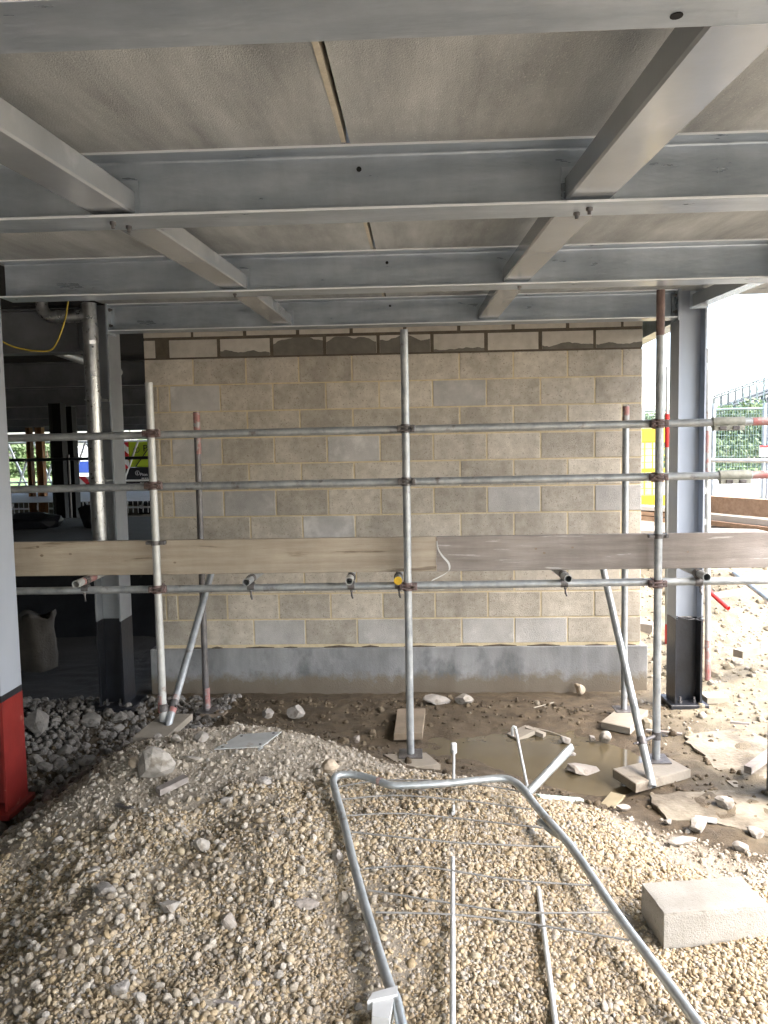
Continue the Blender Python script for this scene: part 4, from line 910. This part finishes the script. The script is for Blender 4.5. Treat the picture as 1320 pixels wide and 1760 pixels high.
STON = [
 (262,1332,66,'large pale broken lump on the mound crest, left of the zinc plates',m_rockwhite,(1,.8,.7)),(228,1322,26,'tan stone touching the large pale lump on the mound',m_rocktan,(.8,.8,.9)),
 (345,1463,28,'angular pale stone on the gravel below the mound crest',m_rockwhite,(1,.7,.8)),(288,1568,46,'flat square broken stone on the gravel at left',m_rockwhite,(1,.9,.35)),
 (178,1543,46,'ribbed grey broken tile piece on the gravel, far left',m_rock,(1.1,.8,.45)),(393,1605,34,'upright block fragment standing in the gravel',m_rockpink,(.8,.6,1.15)),
 (522,1564,44,'triangular pink grey shard on the gravel left of the barrier',m_rockpink,(1.1,.7,.3)),(578,1483,26,'brown grey stone against the left barrier tube',m_rock,(.8,.8,1)),
 (565,1325,28,'rounded tan stone at the far left barrier corner',m_rocktan,(1,.9,.7)),(160,1505,20,'small pale stone on the gravel above the ribbed tile',m_rockwhite,(1.2,.8,.6)),
 (797,1211,30,'pale boulder at the plinth foot right of the middle standard',m_rockwhite,(1,.8,.7)),(748,1211,34,'flat pale stone at the plinth foot beside the middle standard',m_rock,(1.3,.7,.4)),
 (506,1235,28,'rounded brown stone on the mud left of the middle standard',m_rock,(1,.9,.85)),(460,1234,22,'small grey stone on the mud near the left brace',m_rock,(1,.8,.7)),
 (613,1277,15,'reddish chip on the mud where the crest drops',m_rockpink,(.8,.8,1)),(1042,1281,20,'pale round lump sticking out of the puddle',m_rockwhite,(1,.9,.9)),
 (972,1284,16,'brown lump in the puddle by the slanting barrier foot',m_rock,(1,.9,.8)),(984,1307,14,'dark lump in the puddle under the slanting barrier foot',m_rock,(1,.9,.7)),
 (1003,1342,60,'long pale flat stone lying in the puddle',m_rockpink,(1.05,.45,.32)),(997,1195,20,'tan block corner at the plinth foot on the right',m_rocktan,(1,.7,.9)),
 (1248,1391,30,'rounded brown lump on the broken concrete at right',m_rock,(1,.9,.75)),(1200,1432,36,'grey broken lump beside the gravel edge at right',m_rock,(1,.8,.6)),
 (1175,1455,40,'flat grey sliver along the gravel edge at right',m_rockwhite,(1.4,.5,.3)),(1072,1396,22,'pinkish broken piece at the puddle end of the gravel',m_rockpink,(1.2,.6,.5)),
 (1018,1278,12,'tiny dark stone in the mud before the back right sole board',m_rock,(1,.9,.7)),
 (450,1355,30,'grey speckled stone on the mound in front of the zinc plates',m_rock,(1,.8,.6)),(345,1276,22,'round grey stone on the mound left of the zinc plates',m_rock,(1,.9,.8)),
 (303,1277,18,'pale stone on the mound in front of the left sole board',m_rockwhite,(1,.8,.7)),(330,1310,24,'flat pale stone on the mound between lump and plates',m_rockwhite,(1.2,.8,.4)),
 (390,1385,24,'dark grey stone where gravel meets the mound',m_rock,(1,.8,.7)),(100,1450,18,'white grey chip near the left gravel edge',m_rockwhite,(1,.8,.6)),
 (92,1652,16,'bluish grey chip low on the gravel at far left',m_rock,(1,.8,.7)),(205,1712,36,'brown broken lump near the bottom left corner',m_rock,(1,.9,.7)),
 (240,1726,22,'pale chip beside the brown lump at bottom left',m_rockwhite,(.8,.7,.9)),(270,1270,14,'small stone at the edge of the left sole board',m_rock,(1,.8,.7)),
 (1035,1475,16,'small tan stone right of the folded barrier foot',m_rocktan,(1,.9,.7)),(1150,1418,14,'small grey stone at the broken slab edge',m_rock,(1,.9,.7)),
 (1275,1465,26,'grey rubble lump near the right edge, upper one',m_rock,(1,.9,.6)),(1300,1440,30,'grey rubble lump near the right edge under the base plate',m_rock,(1,.9,.6)),
 (440,1700,22,'pale fragment on the gravel near the bottom left of the barrier',m_rock,(1.1,.8,.5)),(905,1545,20,'tan stone beside the right rod',m_rocktan,(1,.8,.7)),
]
for i, (px, py, wp, lab, m_, asp) in enumerate(STON): rock(px, py, wp, lab, m_, 'stones lying about', 100+i, asp, cuts=12)
TR = [(60,1262,64,.9),(155,1248,44,.7),(205,1243,40,.8),(110,1300,40,.6),(150,1318,56,.5),(75,1330,36,.7),(118,1285,26,.7),(200,1262,30,.8),(60,1312,34,.6),(90,1272,24,.8),(175,1270,26,.6),(112,1330,24,.8),(70,1355,26,.7),(135,1270,22,.7),(185,1290,24,.6),(95,1245,24,.7),(225,1237,22,.7),(60,1235,26,.6),(150,1228,22,.7),(120,1250,20,.7)]
for i, (px, py, wp, h) in enumerate(TR):
    if i == 0: lab = 'largest pale boulder in the trench beside the red column foot'
    elif i == 1: lab = 'broad grey boulder in the trench before the black column foot'
    elif i == 2: lab = 'upright grey boulder in the trench near the left sole board'
    elif i == 4: lab = 'long flat stone at the mound foot in the trench'
    else: lab = 'broken grey stone among the trench rubble between red column and mound'
    rock(px, py, wp*.72, lab, m_rockshade, 'boulders in the trench', 300+i, (1,.8,h), cuts=14)

def stick(a, b, wd, th, name, label, m_, cat='wood offcut'):
    a = Vector(a); b = Vector(b); d = (b-a).normalized(); u = d.cross(Vector((0,0,1))).normalized()*wd/2; v = Vector((0,0,th))
    mb = MB().hexa([a-u, a+u, b+u, b-u, a-u+v, a+u+v, b+u+v, b-u+v]); return tag(mb.build(name, m_, org=tuple((a+b)/2)), label, cat)
def on(px, py, lift=0): p = gz(px, py); return Vector((p.x, p.y, p.z+lift))
stick(on(272,1372,.02), on(320,1352,.03), .05, .03, 'wood_offcut', 'brown wood offcut leaning on the mound under the pale lump', m_woodg)
stick(on(880,1272,.0), on(912,1262,.02), .12, .03, 'wood_offcut', 'pale broken board behind the hooked rod at the mud edge', m_sole)
stick(on(905,1262,.03), on(936,1270,.01), .045, .03, 'wood_offcut', 'short pale lath leaning off the broken board', m_sole)
stick(on(918,1218,.005), on(952,1209,.006), .008, .006, 'twig', 'thin pale stick on the mud before the plinth', m_timberpale, 'stick')
tw = smooth_pts([on(918,1258,.03), on(945,1262,.02), on(966,1268,.012)], 4); tag(MB().path(tw, .004, 6).build('wire_offcut', m_timberpale, org=tuple(tw[0])), 'thin bent wire beside the broken board on the mud', 'wire')
stick(on(1110,1258,.0), on(1172,1265,.0), .03, .02, 'wood_offcut', 'thin dark lath lying at the broken slab edge behind the right standard', m_woodg)
stick(on(925,1372,.0), on(1000,1378,.0), .03, .02, 'plastic_offcut', 'pale green plastic strip along the puddle edge', mat('pale green plastic',(.45,.55,.50),rough=.5), 'strip')
stick(on(340,1724,.0), on(410,1730,.0), .016, .012, 'twig', 'thin brown stick lying on the gravel near the bottom', m_woodg, 'stick')
stick(on(1195,1411,.01), on(1232,1417,.01), .028, .016, 'plastic_offcut', 'white plastic sliver on the broken concrete at right', m_white, 'strip')
stick(on(200,1385,.0), on(228,1394,.01), .02, .012, 'wire_offcut', 'dark metal scrap on the mound near the trench', m_coupler, 'scrap')
sole([(1030,1383),(1050,1360),(1075,1366),(1055,1390)], .03, .012, 'thin yellowish tile lying at the puddle edge', mat('ochre tile',(.24,.20,.12),(.30,.255,.165),8,.7))
stick(G(1268,1130,.30), G(1345,1110,.34), .10, .06, 'wood_offcut', 'grey timber offcut with bent wire on the sandy bank', m_sole)
tw = [G(1308,1118,.40), P(1312,1088,6.75), P(1325,1088,6.75)]; tag(MB().path(tw, .005, 6).build('wire_offcut', m_wire, org=tuple(tw[0])), 'bent wire hook standing out of the grey timber offcut', 'wire')
stick(G(1285,1330,.09), G(1345,1285,.12), .045, .045, 'wood_offcut', 'grey pole end lying on the broken concrete at the right edge', m_woodg, 'pole')
stick(G(1255,1243,.10), G(1288,1246,.10), .02, .015, 'wood_offcut', 'dark lath on the pale concrete by the column', m_woodg)
stick(G(1208,1204,.04), G(1246,1203,.04), .16, .045, 'sole_board', 'pale timber sole board under the red footed tube right of the column', m_sole, 'board')
stick(G(1215,1030,.55), G(1285,1018,.62), .1, .04, 'wood_offcut', 'pale timber piece on the sandy bank behind the column', m_timberpale)

# sack in the dark on the left
sk = P(66,1120,7.0); mb = MB(); n = 28; vs = []; rows = [(0,.10),(.03,.155),(.15,.17),(.3,.165),(.42,.15),(.50,.17),(.54,.16),(.50,.12)]
for k, (zz, rr) in enumerate(rows):
    for i in range(n):
        a_ = 2*math.pi*i/n; f_ = 1 + .10*math.sin(a_*5 + k*.7) + .06*math.sin(a_*9+2)*(k > 3)
        vs.append((sk.x + math.cos(a_)*rr*f_, sk.y + math.sin(a_)*rr*f_*.8, .05 + zz*(1 + .06*math.sin(a_*3)*(k > 3))))
mb.add(vs, [(k*n+i, k*n+(i+1)%n, (k+1)*n+(i+1)%n, (k+1)*n+i) for k in range(len(rows)-1) for i in range(n)], True)
tag(mb.build('sack', m_tarp, org=(sk.x, sk.y, .05)), 'dim woven sack standing in the dark behind the red column', 'sack')

# ------------------------------------------------------------------ raised floor and far things on the left
fl = bpy.data.objects.new('raised_floor', None); C.objects.link(fl); tag(fl, kind='structure'); ORG['raised_floor'] = Vector((0,0,0))
for xa in (-20, -14, -8): MB().box((xa+.006, 8.3, .82), (xa+5.66 if xa == -8 else xa+5.994, 12.2, 1.08)).build('slab', m_slabshade, fl)
MB().box((-20, 8.6, -.2), (-2.34, 8.8, .82)).build('retaining_wall', m_black, fl)  # coloured black to stand for the shade below the floor
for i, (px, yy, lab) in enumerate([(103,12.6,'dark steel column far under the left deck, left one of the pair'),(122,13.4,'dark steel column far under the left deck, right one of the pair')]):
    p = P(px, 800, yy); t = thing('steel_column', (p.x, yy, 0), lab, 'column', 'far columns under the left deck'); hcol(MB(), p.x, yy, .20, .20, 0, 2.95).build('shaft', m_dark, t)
for i, (px, lab) in enumerate([(53,'rust brown post in far daylight, left one'),(71,'rust brown post in far daylight, right one')]):
    p = P(px, 800, 22); t = thing('post', (p.x, 22, 0), lab, 'post', 'rust brown posts'); hcol(MB(), p.x, 22, (.12, .19)[i], .2, 0, 2.94).build('shaft', m_rust, t)
gr = thing('guard_rail', (-6.5,12.3,1.08), 'dark guard rail silhouetted along the raised floor edge at left', 'rail')
for zz in (1.55, 2.02): MB().tube((-12,12.3,zz),(-2.6,12.3,zz+.01),.026,10).build('rail', m_black, gr)
for xx in (-11,-9,-7.1,-5.6,-4.2): MB().tube((xx,12.3,1.0),(xx,12.3,2.1),.026,10).build('post', m_black, gr)
for k, (px_, w_, h_, lab) in enumerate([(48,.5,.16,'low dark bundle on the raised floor behind the near column'),(175,.4,.22,'low dark heap on the raised floor beside the downpipe')]):
    q_ = P(px_, 900, 10.5); o = rock_mb(Vector((0,0,0)), (w_,.3,h_), 500+k, 8, .2, 2, (0,0,0)).build('bundle', m_black, org=(0,0,0)); o.location = (q_.x, 10.5, 1.08+h_*.6); tag(o, lab, 'bundle')
# white lattice fence far left
lf = thing('lattice_barrier', P(40,820,27), 'white cross braced lattice barrier in daylight at far left', 'barrier')
x0 = P(14,800,27).x
mb = MB()
for k in range(6):
    xa = x0 + k*.95; mb.tube((xa,27,.2),(xa+.95,27,2.6),.04,6).tube((xa+.95,27.06,.2),(xa,27.06,2.6),.04,6)
for z in (.25,.75,1.2,2.6): mb.tube((x0,26.94,z),(x0+7,26.94,z),.035,6)
mb.build('lattice', m_whitepaint, lf)
mb = MB()
for k in range(40): mb.tube((x0+.18*k,26.9,.05),(x0+.18*k,26.9,.75),.012,5)
mb.build('bars', m_whitepaint, lf)
# chevron board and van
p = P(131,830,26); q = P(151,830,26)
cb = thing('chevron_board', ((p.x+q.x)/2,26,.8), 'red and white chevron board beside the blue striped van', 'sign')
MB().box((p.x-.05,26,P(140,836,26).z),(q.x+.4,26.04,P(140,819,26).z)).build('board', m_chev, cb)
for xx in (p.x+.05, q.x+.3): MB().tube((xx,26.08,0),(xx,26.08,P(140,822,26).z),.02,8).build('post', m_galv, cb)
vp = P(128,800,30); vn = thing('van', (vp.x+1,31,0), 'white van with blue stripe far off in daylight', 'van')
MB().cbox((vp.x-.6,30,.45),(vp.x+4,32,2.5),.12).build('body', m_whitepaint, vn)
MB().box((vp.x-.4,29.985,1.45),(vp.x+3.5,30.02,1.9)).build('stripe', m_vanblue, vn)
for xx in (.3, 3.2): MB().tube((vp.x+xx,29.97,.36),(vp.x+xx,30.2,.36),.36,20).build('wheel', m_black, vn)
# lime green machine
mp = P(214,800,27); mx0 = mp.x
ma = thing('machine', (mx0+1.4,28,.2), 'lime green and black plant machine with printed rear panel far left of the wall', 'machine')
zt, zm, zb = P(230,757,27).z, P(230,803,27).z, P(230,868,27).z
MB().cbox((mx0+.16,27,zm),(mx0+3.0,29,zt),.04).build('upper_panel', m_lime, ma)
lp = MB().cbox((mx0+.02,26.98,zb),(mx0+3.0,29,zm-.01),.04).build('lower_panel', m_black, ma)
MB().box((mx0,26.97,zm-.05),(mx0+.155,27.2,zt)).build('chevron_strip', m_chev, ma)
for xx in (mx0+.35, mx0+2.4): MB().cbox((xx,27.1,0.0),(xx+.5,29.2,zb-.005),.05).build('track', m_black, ma)
mb = MB()
for xx in (mx0+.2, mx0+1.2, mx0+2.4): mb.tube((xx,27.1,zt),(xx,27.1,zt+.4),.025,8)
mb.tube((mx0+.2,27.1,zt+.4),(mx0+2.6,27.1,zt+.4),.025,8).build('hand_rail', m_whitepaint, ma)
MB().tube((mx0+.42,26.95,zm+.02),(mx0+1.05,26.93,zt-.1),.02,6).build('hose', m_black, ma)
def text(s, loc, size, m_, parent, ext=.004):
    cu = bpy.data.curves.new('lettering', 'FONT'); cu.body = s; cu.size = size; cu.extrude = ext
    to = bpy.data.objects.new('tmp', cu); C.objects.link(to); bpy.context.view_layer.update()
    me_ = bpy.data.meshes.new_from_object(to); bpy.data.objects.remove(to)
    o = bpy.data.objects.new('lettering', me_); C.objects.link(o); me_.materials.append(m_); o.parent = parent
    o.location = Vector(loc) - ORG[parent.name]; o.rotation_euler = (math.pi/2, 0, 0); ORG[o.name] = ORG[parent.name]; return o
def ringlogo(c, r, m_, parent):
    mb = MB(); n = 20
    mb.path([Vector(c)+Vector((math.cos(2*math.pi*i/n)*r,0,math.sin(2*math.pi*i/n)*r)) for i in range(n+1)], r*.10, 6)
    mb.box((c[0]-r*.08,c[1]-.008,c[2]-r*.7),(c[0]+r*.08,c[1]+.004,c[2]+r*.7)).box((c[0]-r*.6,c[1]-.008,c[2]-r*.08),(c[0]+r*.08,c[1]+.004,c[2]+r*.08)); return mb.build('emblem', m_, parent)
px2 = P(228,815,26.95); text('Pion', (P(240.5,818,26.95).x, 26.968, P(240,818,26.95).z), .15, m_print, ma)
ringlogo((P(236,813,26.95).x, 26.966, P(236,813,26.95).z), .075, m_print, ma)
ringlogo((P(234,773,26.95).x, 26.985, P(234,773,26.95).z), .10, m_printblack, ma)
text('P', (P(245,776,26.95).x, 26.988, P(245,776,26.95).z), .34, m_printblack, ma)
mb = MB()
for k, (a, b) in enumerate([(243,254),(240,254),(240,254),(236,254)]):
    zz = P(240,822+4*k,26.95).z; u = P(a,820,26.95).x
    while u < P(b,820,26.95).x: L_ = rnd.uniform(.03,.09); mb.box((u,26.968,zz-.022),(u+L_,26.976,zz+.012)); u += L_+.025
mb.build('small_print', m_print, ma)

# ------------------------------------------------------------------ outdoors on the right
def tube_thing(name, a, b, r_, m_, label, cat='tube', group=None, bands=()):
    t = thing(name, tuple(a), label, cat, group); o = MB().tube(a, b, r_, 16, .004).build('tube', m_, t); d = (Vector(b)-Vector(a))
    for u0, u1, mm in bands: MB().tube(Vector(a)+d*u0, Vector(a)+d*u1, r_+.0009, 16).build('paint_band', mm, o)
    return t
sr = tube_thing('scaffold_tube', (2.475,6.5,.05), (2.43,6.5,2.85), RT, m_tubepale, 'upright scaffold tube with faded red foot just right of the column', bands=((0.005,.13,m_redpaint),(.62,.76,m_redpaint)))
for zz in (2.70, 1.68, 1.42): MB().cbox((2.34,6.45,zz-.025),(2.42,6.5,zz+.025),.004).build('clip', m_galv, sr)
tube_thing('ranging_pole', (2.50,7.6,-.02), (2.475,7.6,2.37), .0285, m_tubepale, 'upright white tube with two bright red bands between wall and column', 'pole', bands=((.015,.135,m_redbright),(.865,.999,m_redbright)))
tube_thing('scaffold_tube', (2.48,7.63,2.2), (2.47,7.63,2.83), .016, m_tubepale, 'thin mauve grey tube top above the red banded pole')
tube_thing('scaffold_tube', P(1262,985,7.2), P(1330,1037,6.2), RT, m_tube, 'grey scaffold tube slanting down at the right edge under the board')
tube_thing('scaffold_tube', P(1214,1012,7.5), P(1252,1046,7.2), .022, m_redbright, 'short red tube lying on the sandy bank right of the column')
tube_thing('guard_rail', P(1220,791,9.5), P(1345,792,9.0), RT, m_tubepale, 'pale horizontal tube before the mesh fence at right')
tube_thing('scaffold_tube', P(1207,700,9.0), P(1207,905,9.0), .03, m_galv, 'galvanised upright tube behind the column, before the mesh fence')
# timber
def stack(name, label, items, m_list, group=None, th_y=.25):
    t = thing(name, items[0][0], label, 'timber')
    for (a, b, h), m_ in zip(items, m_list):
        a = Vector(a); b = Vector(b); dv = Vector((0,th_y,0)); hv = Vector((0,0,h))
        MB().hexa([a, b, b+dv, a+dv, a+hv, b+hv, b+dv+hv, a+dv+hv]).build('plank', m_, t)
    return t
ya, yb = 9.2, 7.6
def pp(px, py, y): return P(px, py, y)
stack('timber_stack', 'stack of long brown planks on the bank beside the mesh fence', [
    (pp(1210,880,9.6), pp(1345,892,8.6), .20),
    (pp(1212,893,9.4), pp(1345,907,8.4), .07),
    (pp(1212,902,9.3), pp(1345,918,8.3), .055)], [m_timber, m_timberpale, m_timber], th_y=.3)
stack('timber_stack', 'pale sheets and planks stacked low on the bank right of the column', [
    (pp(1205,930,9.0), pp(1345,936,8.0), .10)], [m_timberpale], th_y=.9)
stack('timber_stack', 'brown planks on the bank seen between wall and column', [
    (pp(1085,893,10.0), pp(1160,900,9.8), .06), (pp(1085,884,10.0), pp(1160,890,9.8), .05), (pp(1085,876,10.0), pp(1160,880,9.8), .05)], [m_timber, m_timber, m_timberpale], th_y=.4)
stack('timber_stack', 'white boards on the bank seen between wall and column', [
    (pp(1085,925,9.0), pp(1160,930,8.8), .10)], [m_timberpale], th_y=.9)
o = stick(G(1100,1085,.12), G(1125,1088,.12), .15, .10, 'brick_offcut', 'pale broken block pieces on the ground between wall and column', m_rockpink, 'block')
# yellow hoist cage
hx0, hx1 = P(1092,800,13).x, P(1152,800,13).x
hc = thing('hoist_cage', ((hx0+hx1)/2, 13, .9), 'yellow framed mesh cage seen between wall and column', 'cage')
for a, b, nm in ((736,760,'top_panel'),(851,888,'bottom_panel')): MB().cbox((hx0,13,P(1120,b,13).z),(hx1,13.06,P(1120,a,13).z),.01).build(nm, m_yellow, hc)
mb = MB(); zt, zb = P(1120,760,13).z, P(1120,851,13).z
for k in range(5): xx = hx0+.03+(hx1-hx0-.06)*k/4; mb.box((xx-.008,13.01,zb),(xx+.008,13.03,zt))
for k in range(9): zz = zb+(zt-zb)*k/8; mb.box((hx0,13.012,zz-.006),(hx1,13.028,zz+.006))
mb.build('mesh', m_yellow, hc); MB().box((hx0,12.99,P(1120,812,13).z),(hx1,13.05,P(1120,806,13).z)).build('mid_rail', m_yellow, hc)
MB().box((hx0+.05,13.3,zb-.4),(hx1-.05,13.34,zt+.1)).build('back_panel', m_galv, hc)
# mesh fence panels
fy = 15.0
def fence(x0, x1, y0, y1, z0, z1, label):
    t = thing('fence_panel', ((x0+x1)/2,(y0+y1)/2,z0), label, 'fence', 'mesh fence panels')
    lerp = lambda u, z: (x0+(x1-x0)*u, y0+(y1-y0)*u, z)
    mb = MB(); n = int(abs(x1-x0)/.05)
    for k in range(n+1): mb.tube(lerp(k/n,z0), lerp(k/n,z1), .004, 4)
    for z in np.arange(z0+.1, z1, .2): mb.tube(lerp(0,z), lerp(1,z), .004, 4)
    mb.build('wire_mesh', m_fence, t)
    for z in (z0+.05, z1): MB().tube(lerp(0,z), lerp(1,z), .022, 8).build('rail', m_fence, t)
    for u in (0, 1): MB().tube(lerp(u,z0-.3), lerp(u,z1+.1), .035, 10).build('post', m_galv, t)
    return t
fz0, fz1 = .95, 2.75
xs_f = [P(1100,800,fy).x-2.4, P(1100,800,fy).x, P(1222,800,fy).x, P(1316,800,fy).x, P(1316,800,fy).x+2.2]
labs = ['mesh fence panel mostly hidden behind the block wall','mesh fence panel between wall and column','mesh fence panel right of the column in front of the road','mesh fence panel at the right edge of the picture']
for k in range(4): fence(xs_f[k]+.04, xs_f[k+1]-.04, fy, fy, fz0, fz1, labs[k])
# razor wire coil along the fence top
rw = thing('razor_wire', (xs_f[2], fy, fz1), 'coiled razor wire along the top of the mesh fence', 'wire')
pts = []
for k in range(640):
    u = k/640; a = k*.55; pts.append((xs_f[0]+(xs_f[4]-xs_f[0])*u, fy+.1+.24*math.cos(a), fz1+.32+.24*math.sin(a)))
MB().path(pts, .006, 4).build('coil', m_fence, rw)
sg = thing('site_sign', P(1318,775,fy-.1), 'white notice with red header tied to the mesh fence', 'sign')
a, b = P(1305,785,fy-.1), P(1340,765,fy-.1)
MB().box((a.x,fy-.12,a.z),(b.x,fy-.10,b.z)).build('board', m_whitepaint, sg); MB().box((a.x,fy-.124,b.z-.045),(b.x,fy-.1202,b.z)).build('header', m_signred, sg)
mb = MB()
for k in range(3):
    zz = b.z-.085-.045*k; u = a.x+.03
    while u < b.x-.05: L_ = rnd.uniform(.02,.06); mb.box((u,fy-.1235,zz),(u+L_,fy-.1202,zz+.014)); u += L_+.016
mb.build('small_print', m_printblack, sg)
# road and verge
rd = MB().box((-40,19,.93),(120,26,.94)).build('road', mat('pale asphalt',(.20,.20,.20),(.25,.25,.25),3,.9)); tag(rd, kind='structure')
ver = MB().box((-40,27,.93),(160,60,1.0)).build('verge', mat('short grass',(.07,.13,.025),(.12,.19,.05),2,.9)); tag(ver, kind='structure')
# pale low wall beyond the fence
lw = MB().box((4,17.5,.85),(30,17.7,1.38)).build('boundary_wall', mat('pale render',(.55,.57,.60),(.62,.64,.66),2,.85), org=(10,17.6,.85)); tag(lw, 'low pale boundary wall behind the mesh fence', 'wall')

# lattice conveyor far right
lt = thing('conveyor_bridge', P(1280,700,60), 'grey lattice conveyor bridge sloping up behind the trees at right', 'conveyor')
A0, A1 = P(1225,752,60), P(1400,690,60); up = Vector((0,0,1.9)); n = 14; ch = MB()
for off in (0, 2.5):
    o_ = Vector((0,off,0)); ch.tube(A0+o_, A1+o_, .14, 6).tube(A0+up+o_, A1+up+o_, .14, 6)
    ch.tube(A0+up*1.55+o_, A1+up*1.55+o_, .05, 6)
ch.build('chords', m_roof, lt); lc = MB()
for k in range(n):
    a, b = A0.lerp(A1,k/n), A0.lerp(A1,(k+1)/n)
    for off in (0, 2.5):
        o_ = Vector((0,off,0)); lc.tube(a+o_, b+up+o_, .10, 5).tube(a+up+o_, b+o_, .10, 5).tube(a+o_, a+up*1.55+o_, .05, 5)
lc.build('lacing', m_roof, lt)
leg = MB()
for u in (.1,.6,.95): p = A0.lerp(A1,u); leg.tube((p.x,p.y,0),p,.16,8).tube((p.x,p.y+2.5,0),p+Vector((0,2.5,0)),.16,8)
leg.build('trestles', m_roof, lt)

# trees
def tree(px, Y, top_px, wpx, label, m_, seed, zg=.9, n=2600):
    r = random.Random(seed); p = P(px, 780, Y); zt = P(px, top_px, Y).z; w_ = wpx*Y/FPX/2
    t = thing('tree', (p.x,Y,zg), label, 'tree', 'trees behind the site')
    tr = MB(); hgt = zt-zg; tr.path([(p.x,Y,zg-.2),(p.x+.1,Y,zg+hgt*.35),(p.x,Y,zg+hgt*.8)], [hgt*.035,hgt*.026,hgt*.008], 8)
    cl = []
    for k in range(16):
        a = r.uniform(0,6.28); q = r.uniform(.2,.85); c = Vector((p.x+math.cos(a)*w_*q, Y+math.sin(a)*w_*q, zg+hgt*r.uniform(.28,.88)))
        cl.append((c, w_*r.uniform(.28,.5))); tr.path([(p.x,Y,zg+hgt*r.uniform(.2,.5)), c], [hgt*.012, hgt*.004], 5)
    tr.build('trunk', m_bark, t); lv = MB(); vs = []; fs = []; ls = max(.12, w_*.075)
    for k in range(n):
        c, rad = r.choice(cl); d = Vector((r.gauss(0,1),r.gauss(0,1),r.gauss(0,.8))).normalized()*rad*r.uniform(.5,1.05)
        q = c + d; u = Vector((r.gauss(0,1),r.gauss(0,1),r.gauss(0,1))).normalized(); v = u.orthogonal().normalized(); s_ = ls*r.uniform(.6,1.4); b_ = len(vs)
        vs += [q-u*s_, q+v*s_*.5, q+u*s_, q-v*s_*.5]; fs.append((b_,b_+1,b_+2,b_+3))
    lv.add(vs, fs).build('crown', m_, t)
for i, a in enumerate([(1300,48,688,120,'leafy tree at the right edge behind the razor wire'),(1242,50,716,90,'low leafy tree behind the fence right of the column'),(1120,48,700,90,'leafy tree top between wall and column'),(1345,44,680,110,'leafy tree just beyond the right edge')]): tree(*a, m_leaf, 20+i)
for i, a in enumerate([(28,42,745,60,'leafy tree in the far left daylight, behind the lattice'),(80,44,740,70,'leafy tree in the far left daylight, behind the rust posts'),(235,44,740,60,'leafy tree in the far daylight above the lime machine')]): tree(*a, m_leaf, 40+i, zg=0)
hd = thing('hedge', (9,30,1), 'long green hedge along the road behind the mesh fence', 'hedge')
r = random.Random(9); vs = []; fs = []
for k in range(16000):
    q = Vector((r.uniform(2,34), 29+r.gauss(0,.5), 1.0+abs(r.gauss(0,1))*.55 + r.uniform(0,.5))); u = Vector((r.gauss(0,1),r.gauss(0,1),r.gauss(0,1))).normalized(); v = u.orthogonal(); s_ = r.uniform(.05,.11); b_ = len(vs)
    vs += [q-u*s_, q+v*s_*.5, q+u*s_, q-v*s_*.5]; fs.append((b_,b_+1,b_+2,b_+3))
MB().add(vs, fs).build('foliage', m_leaf, hd)
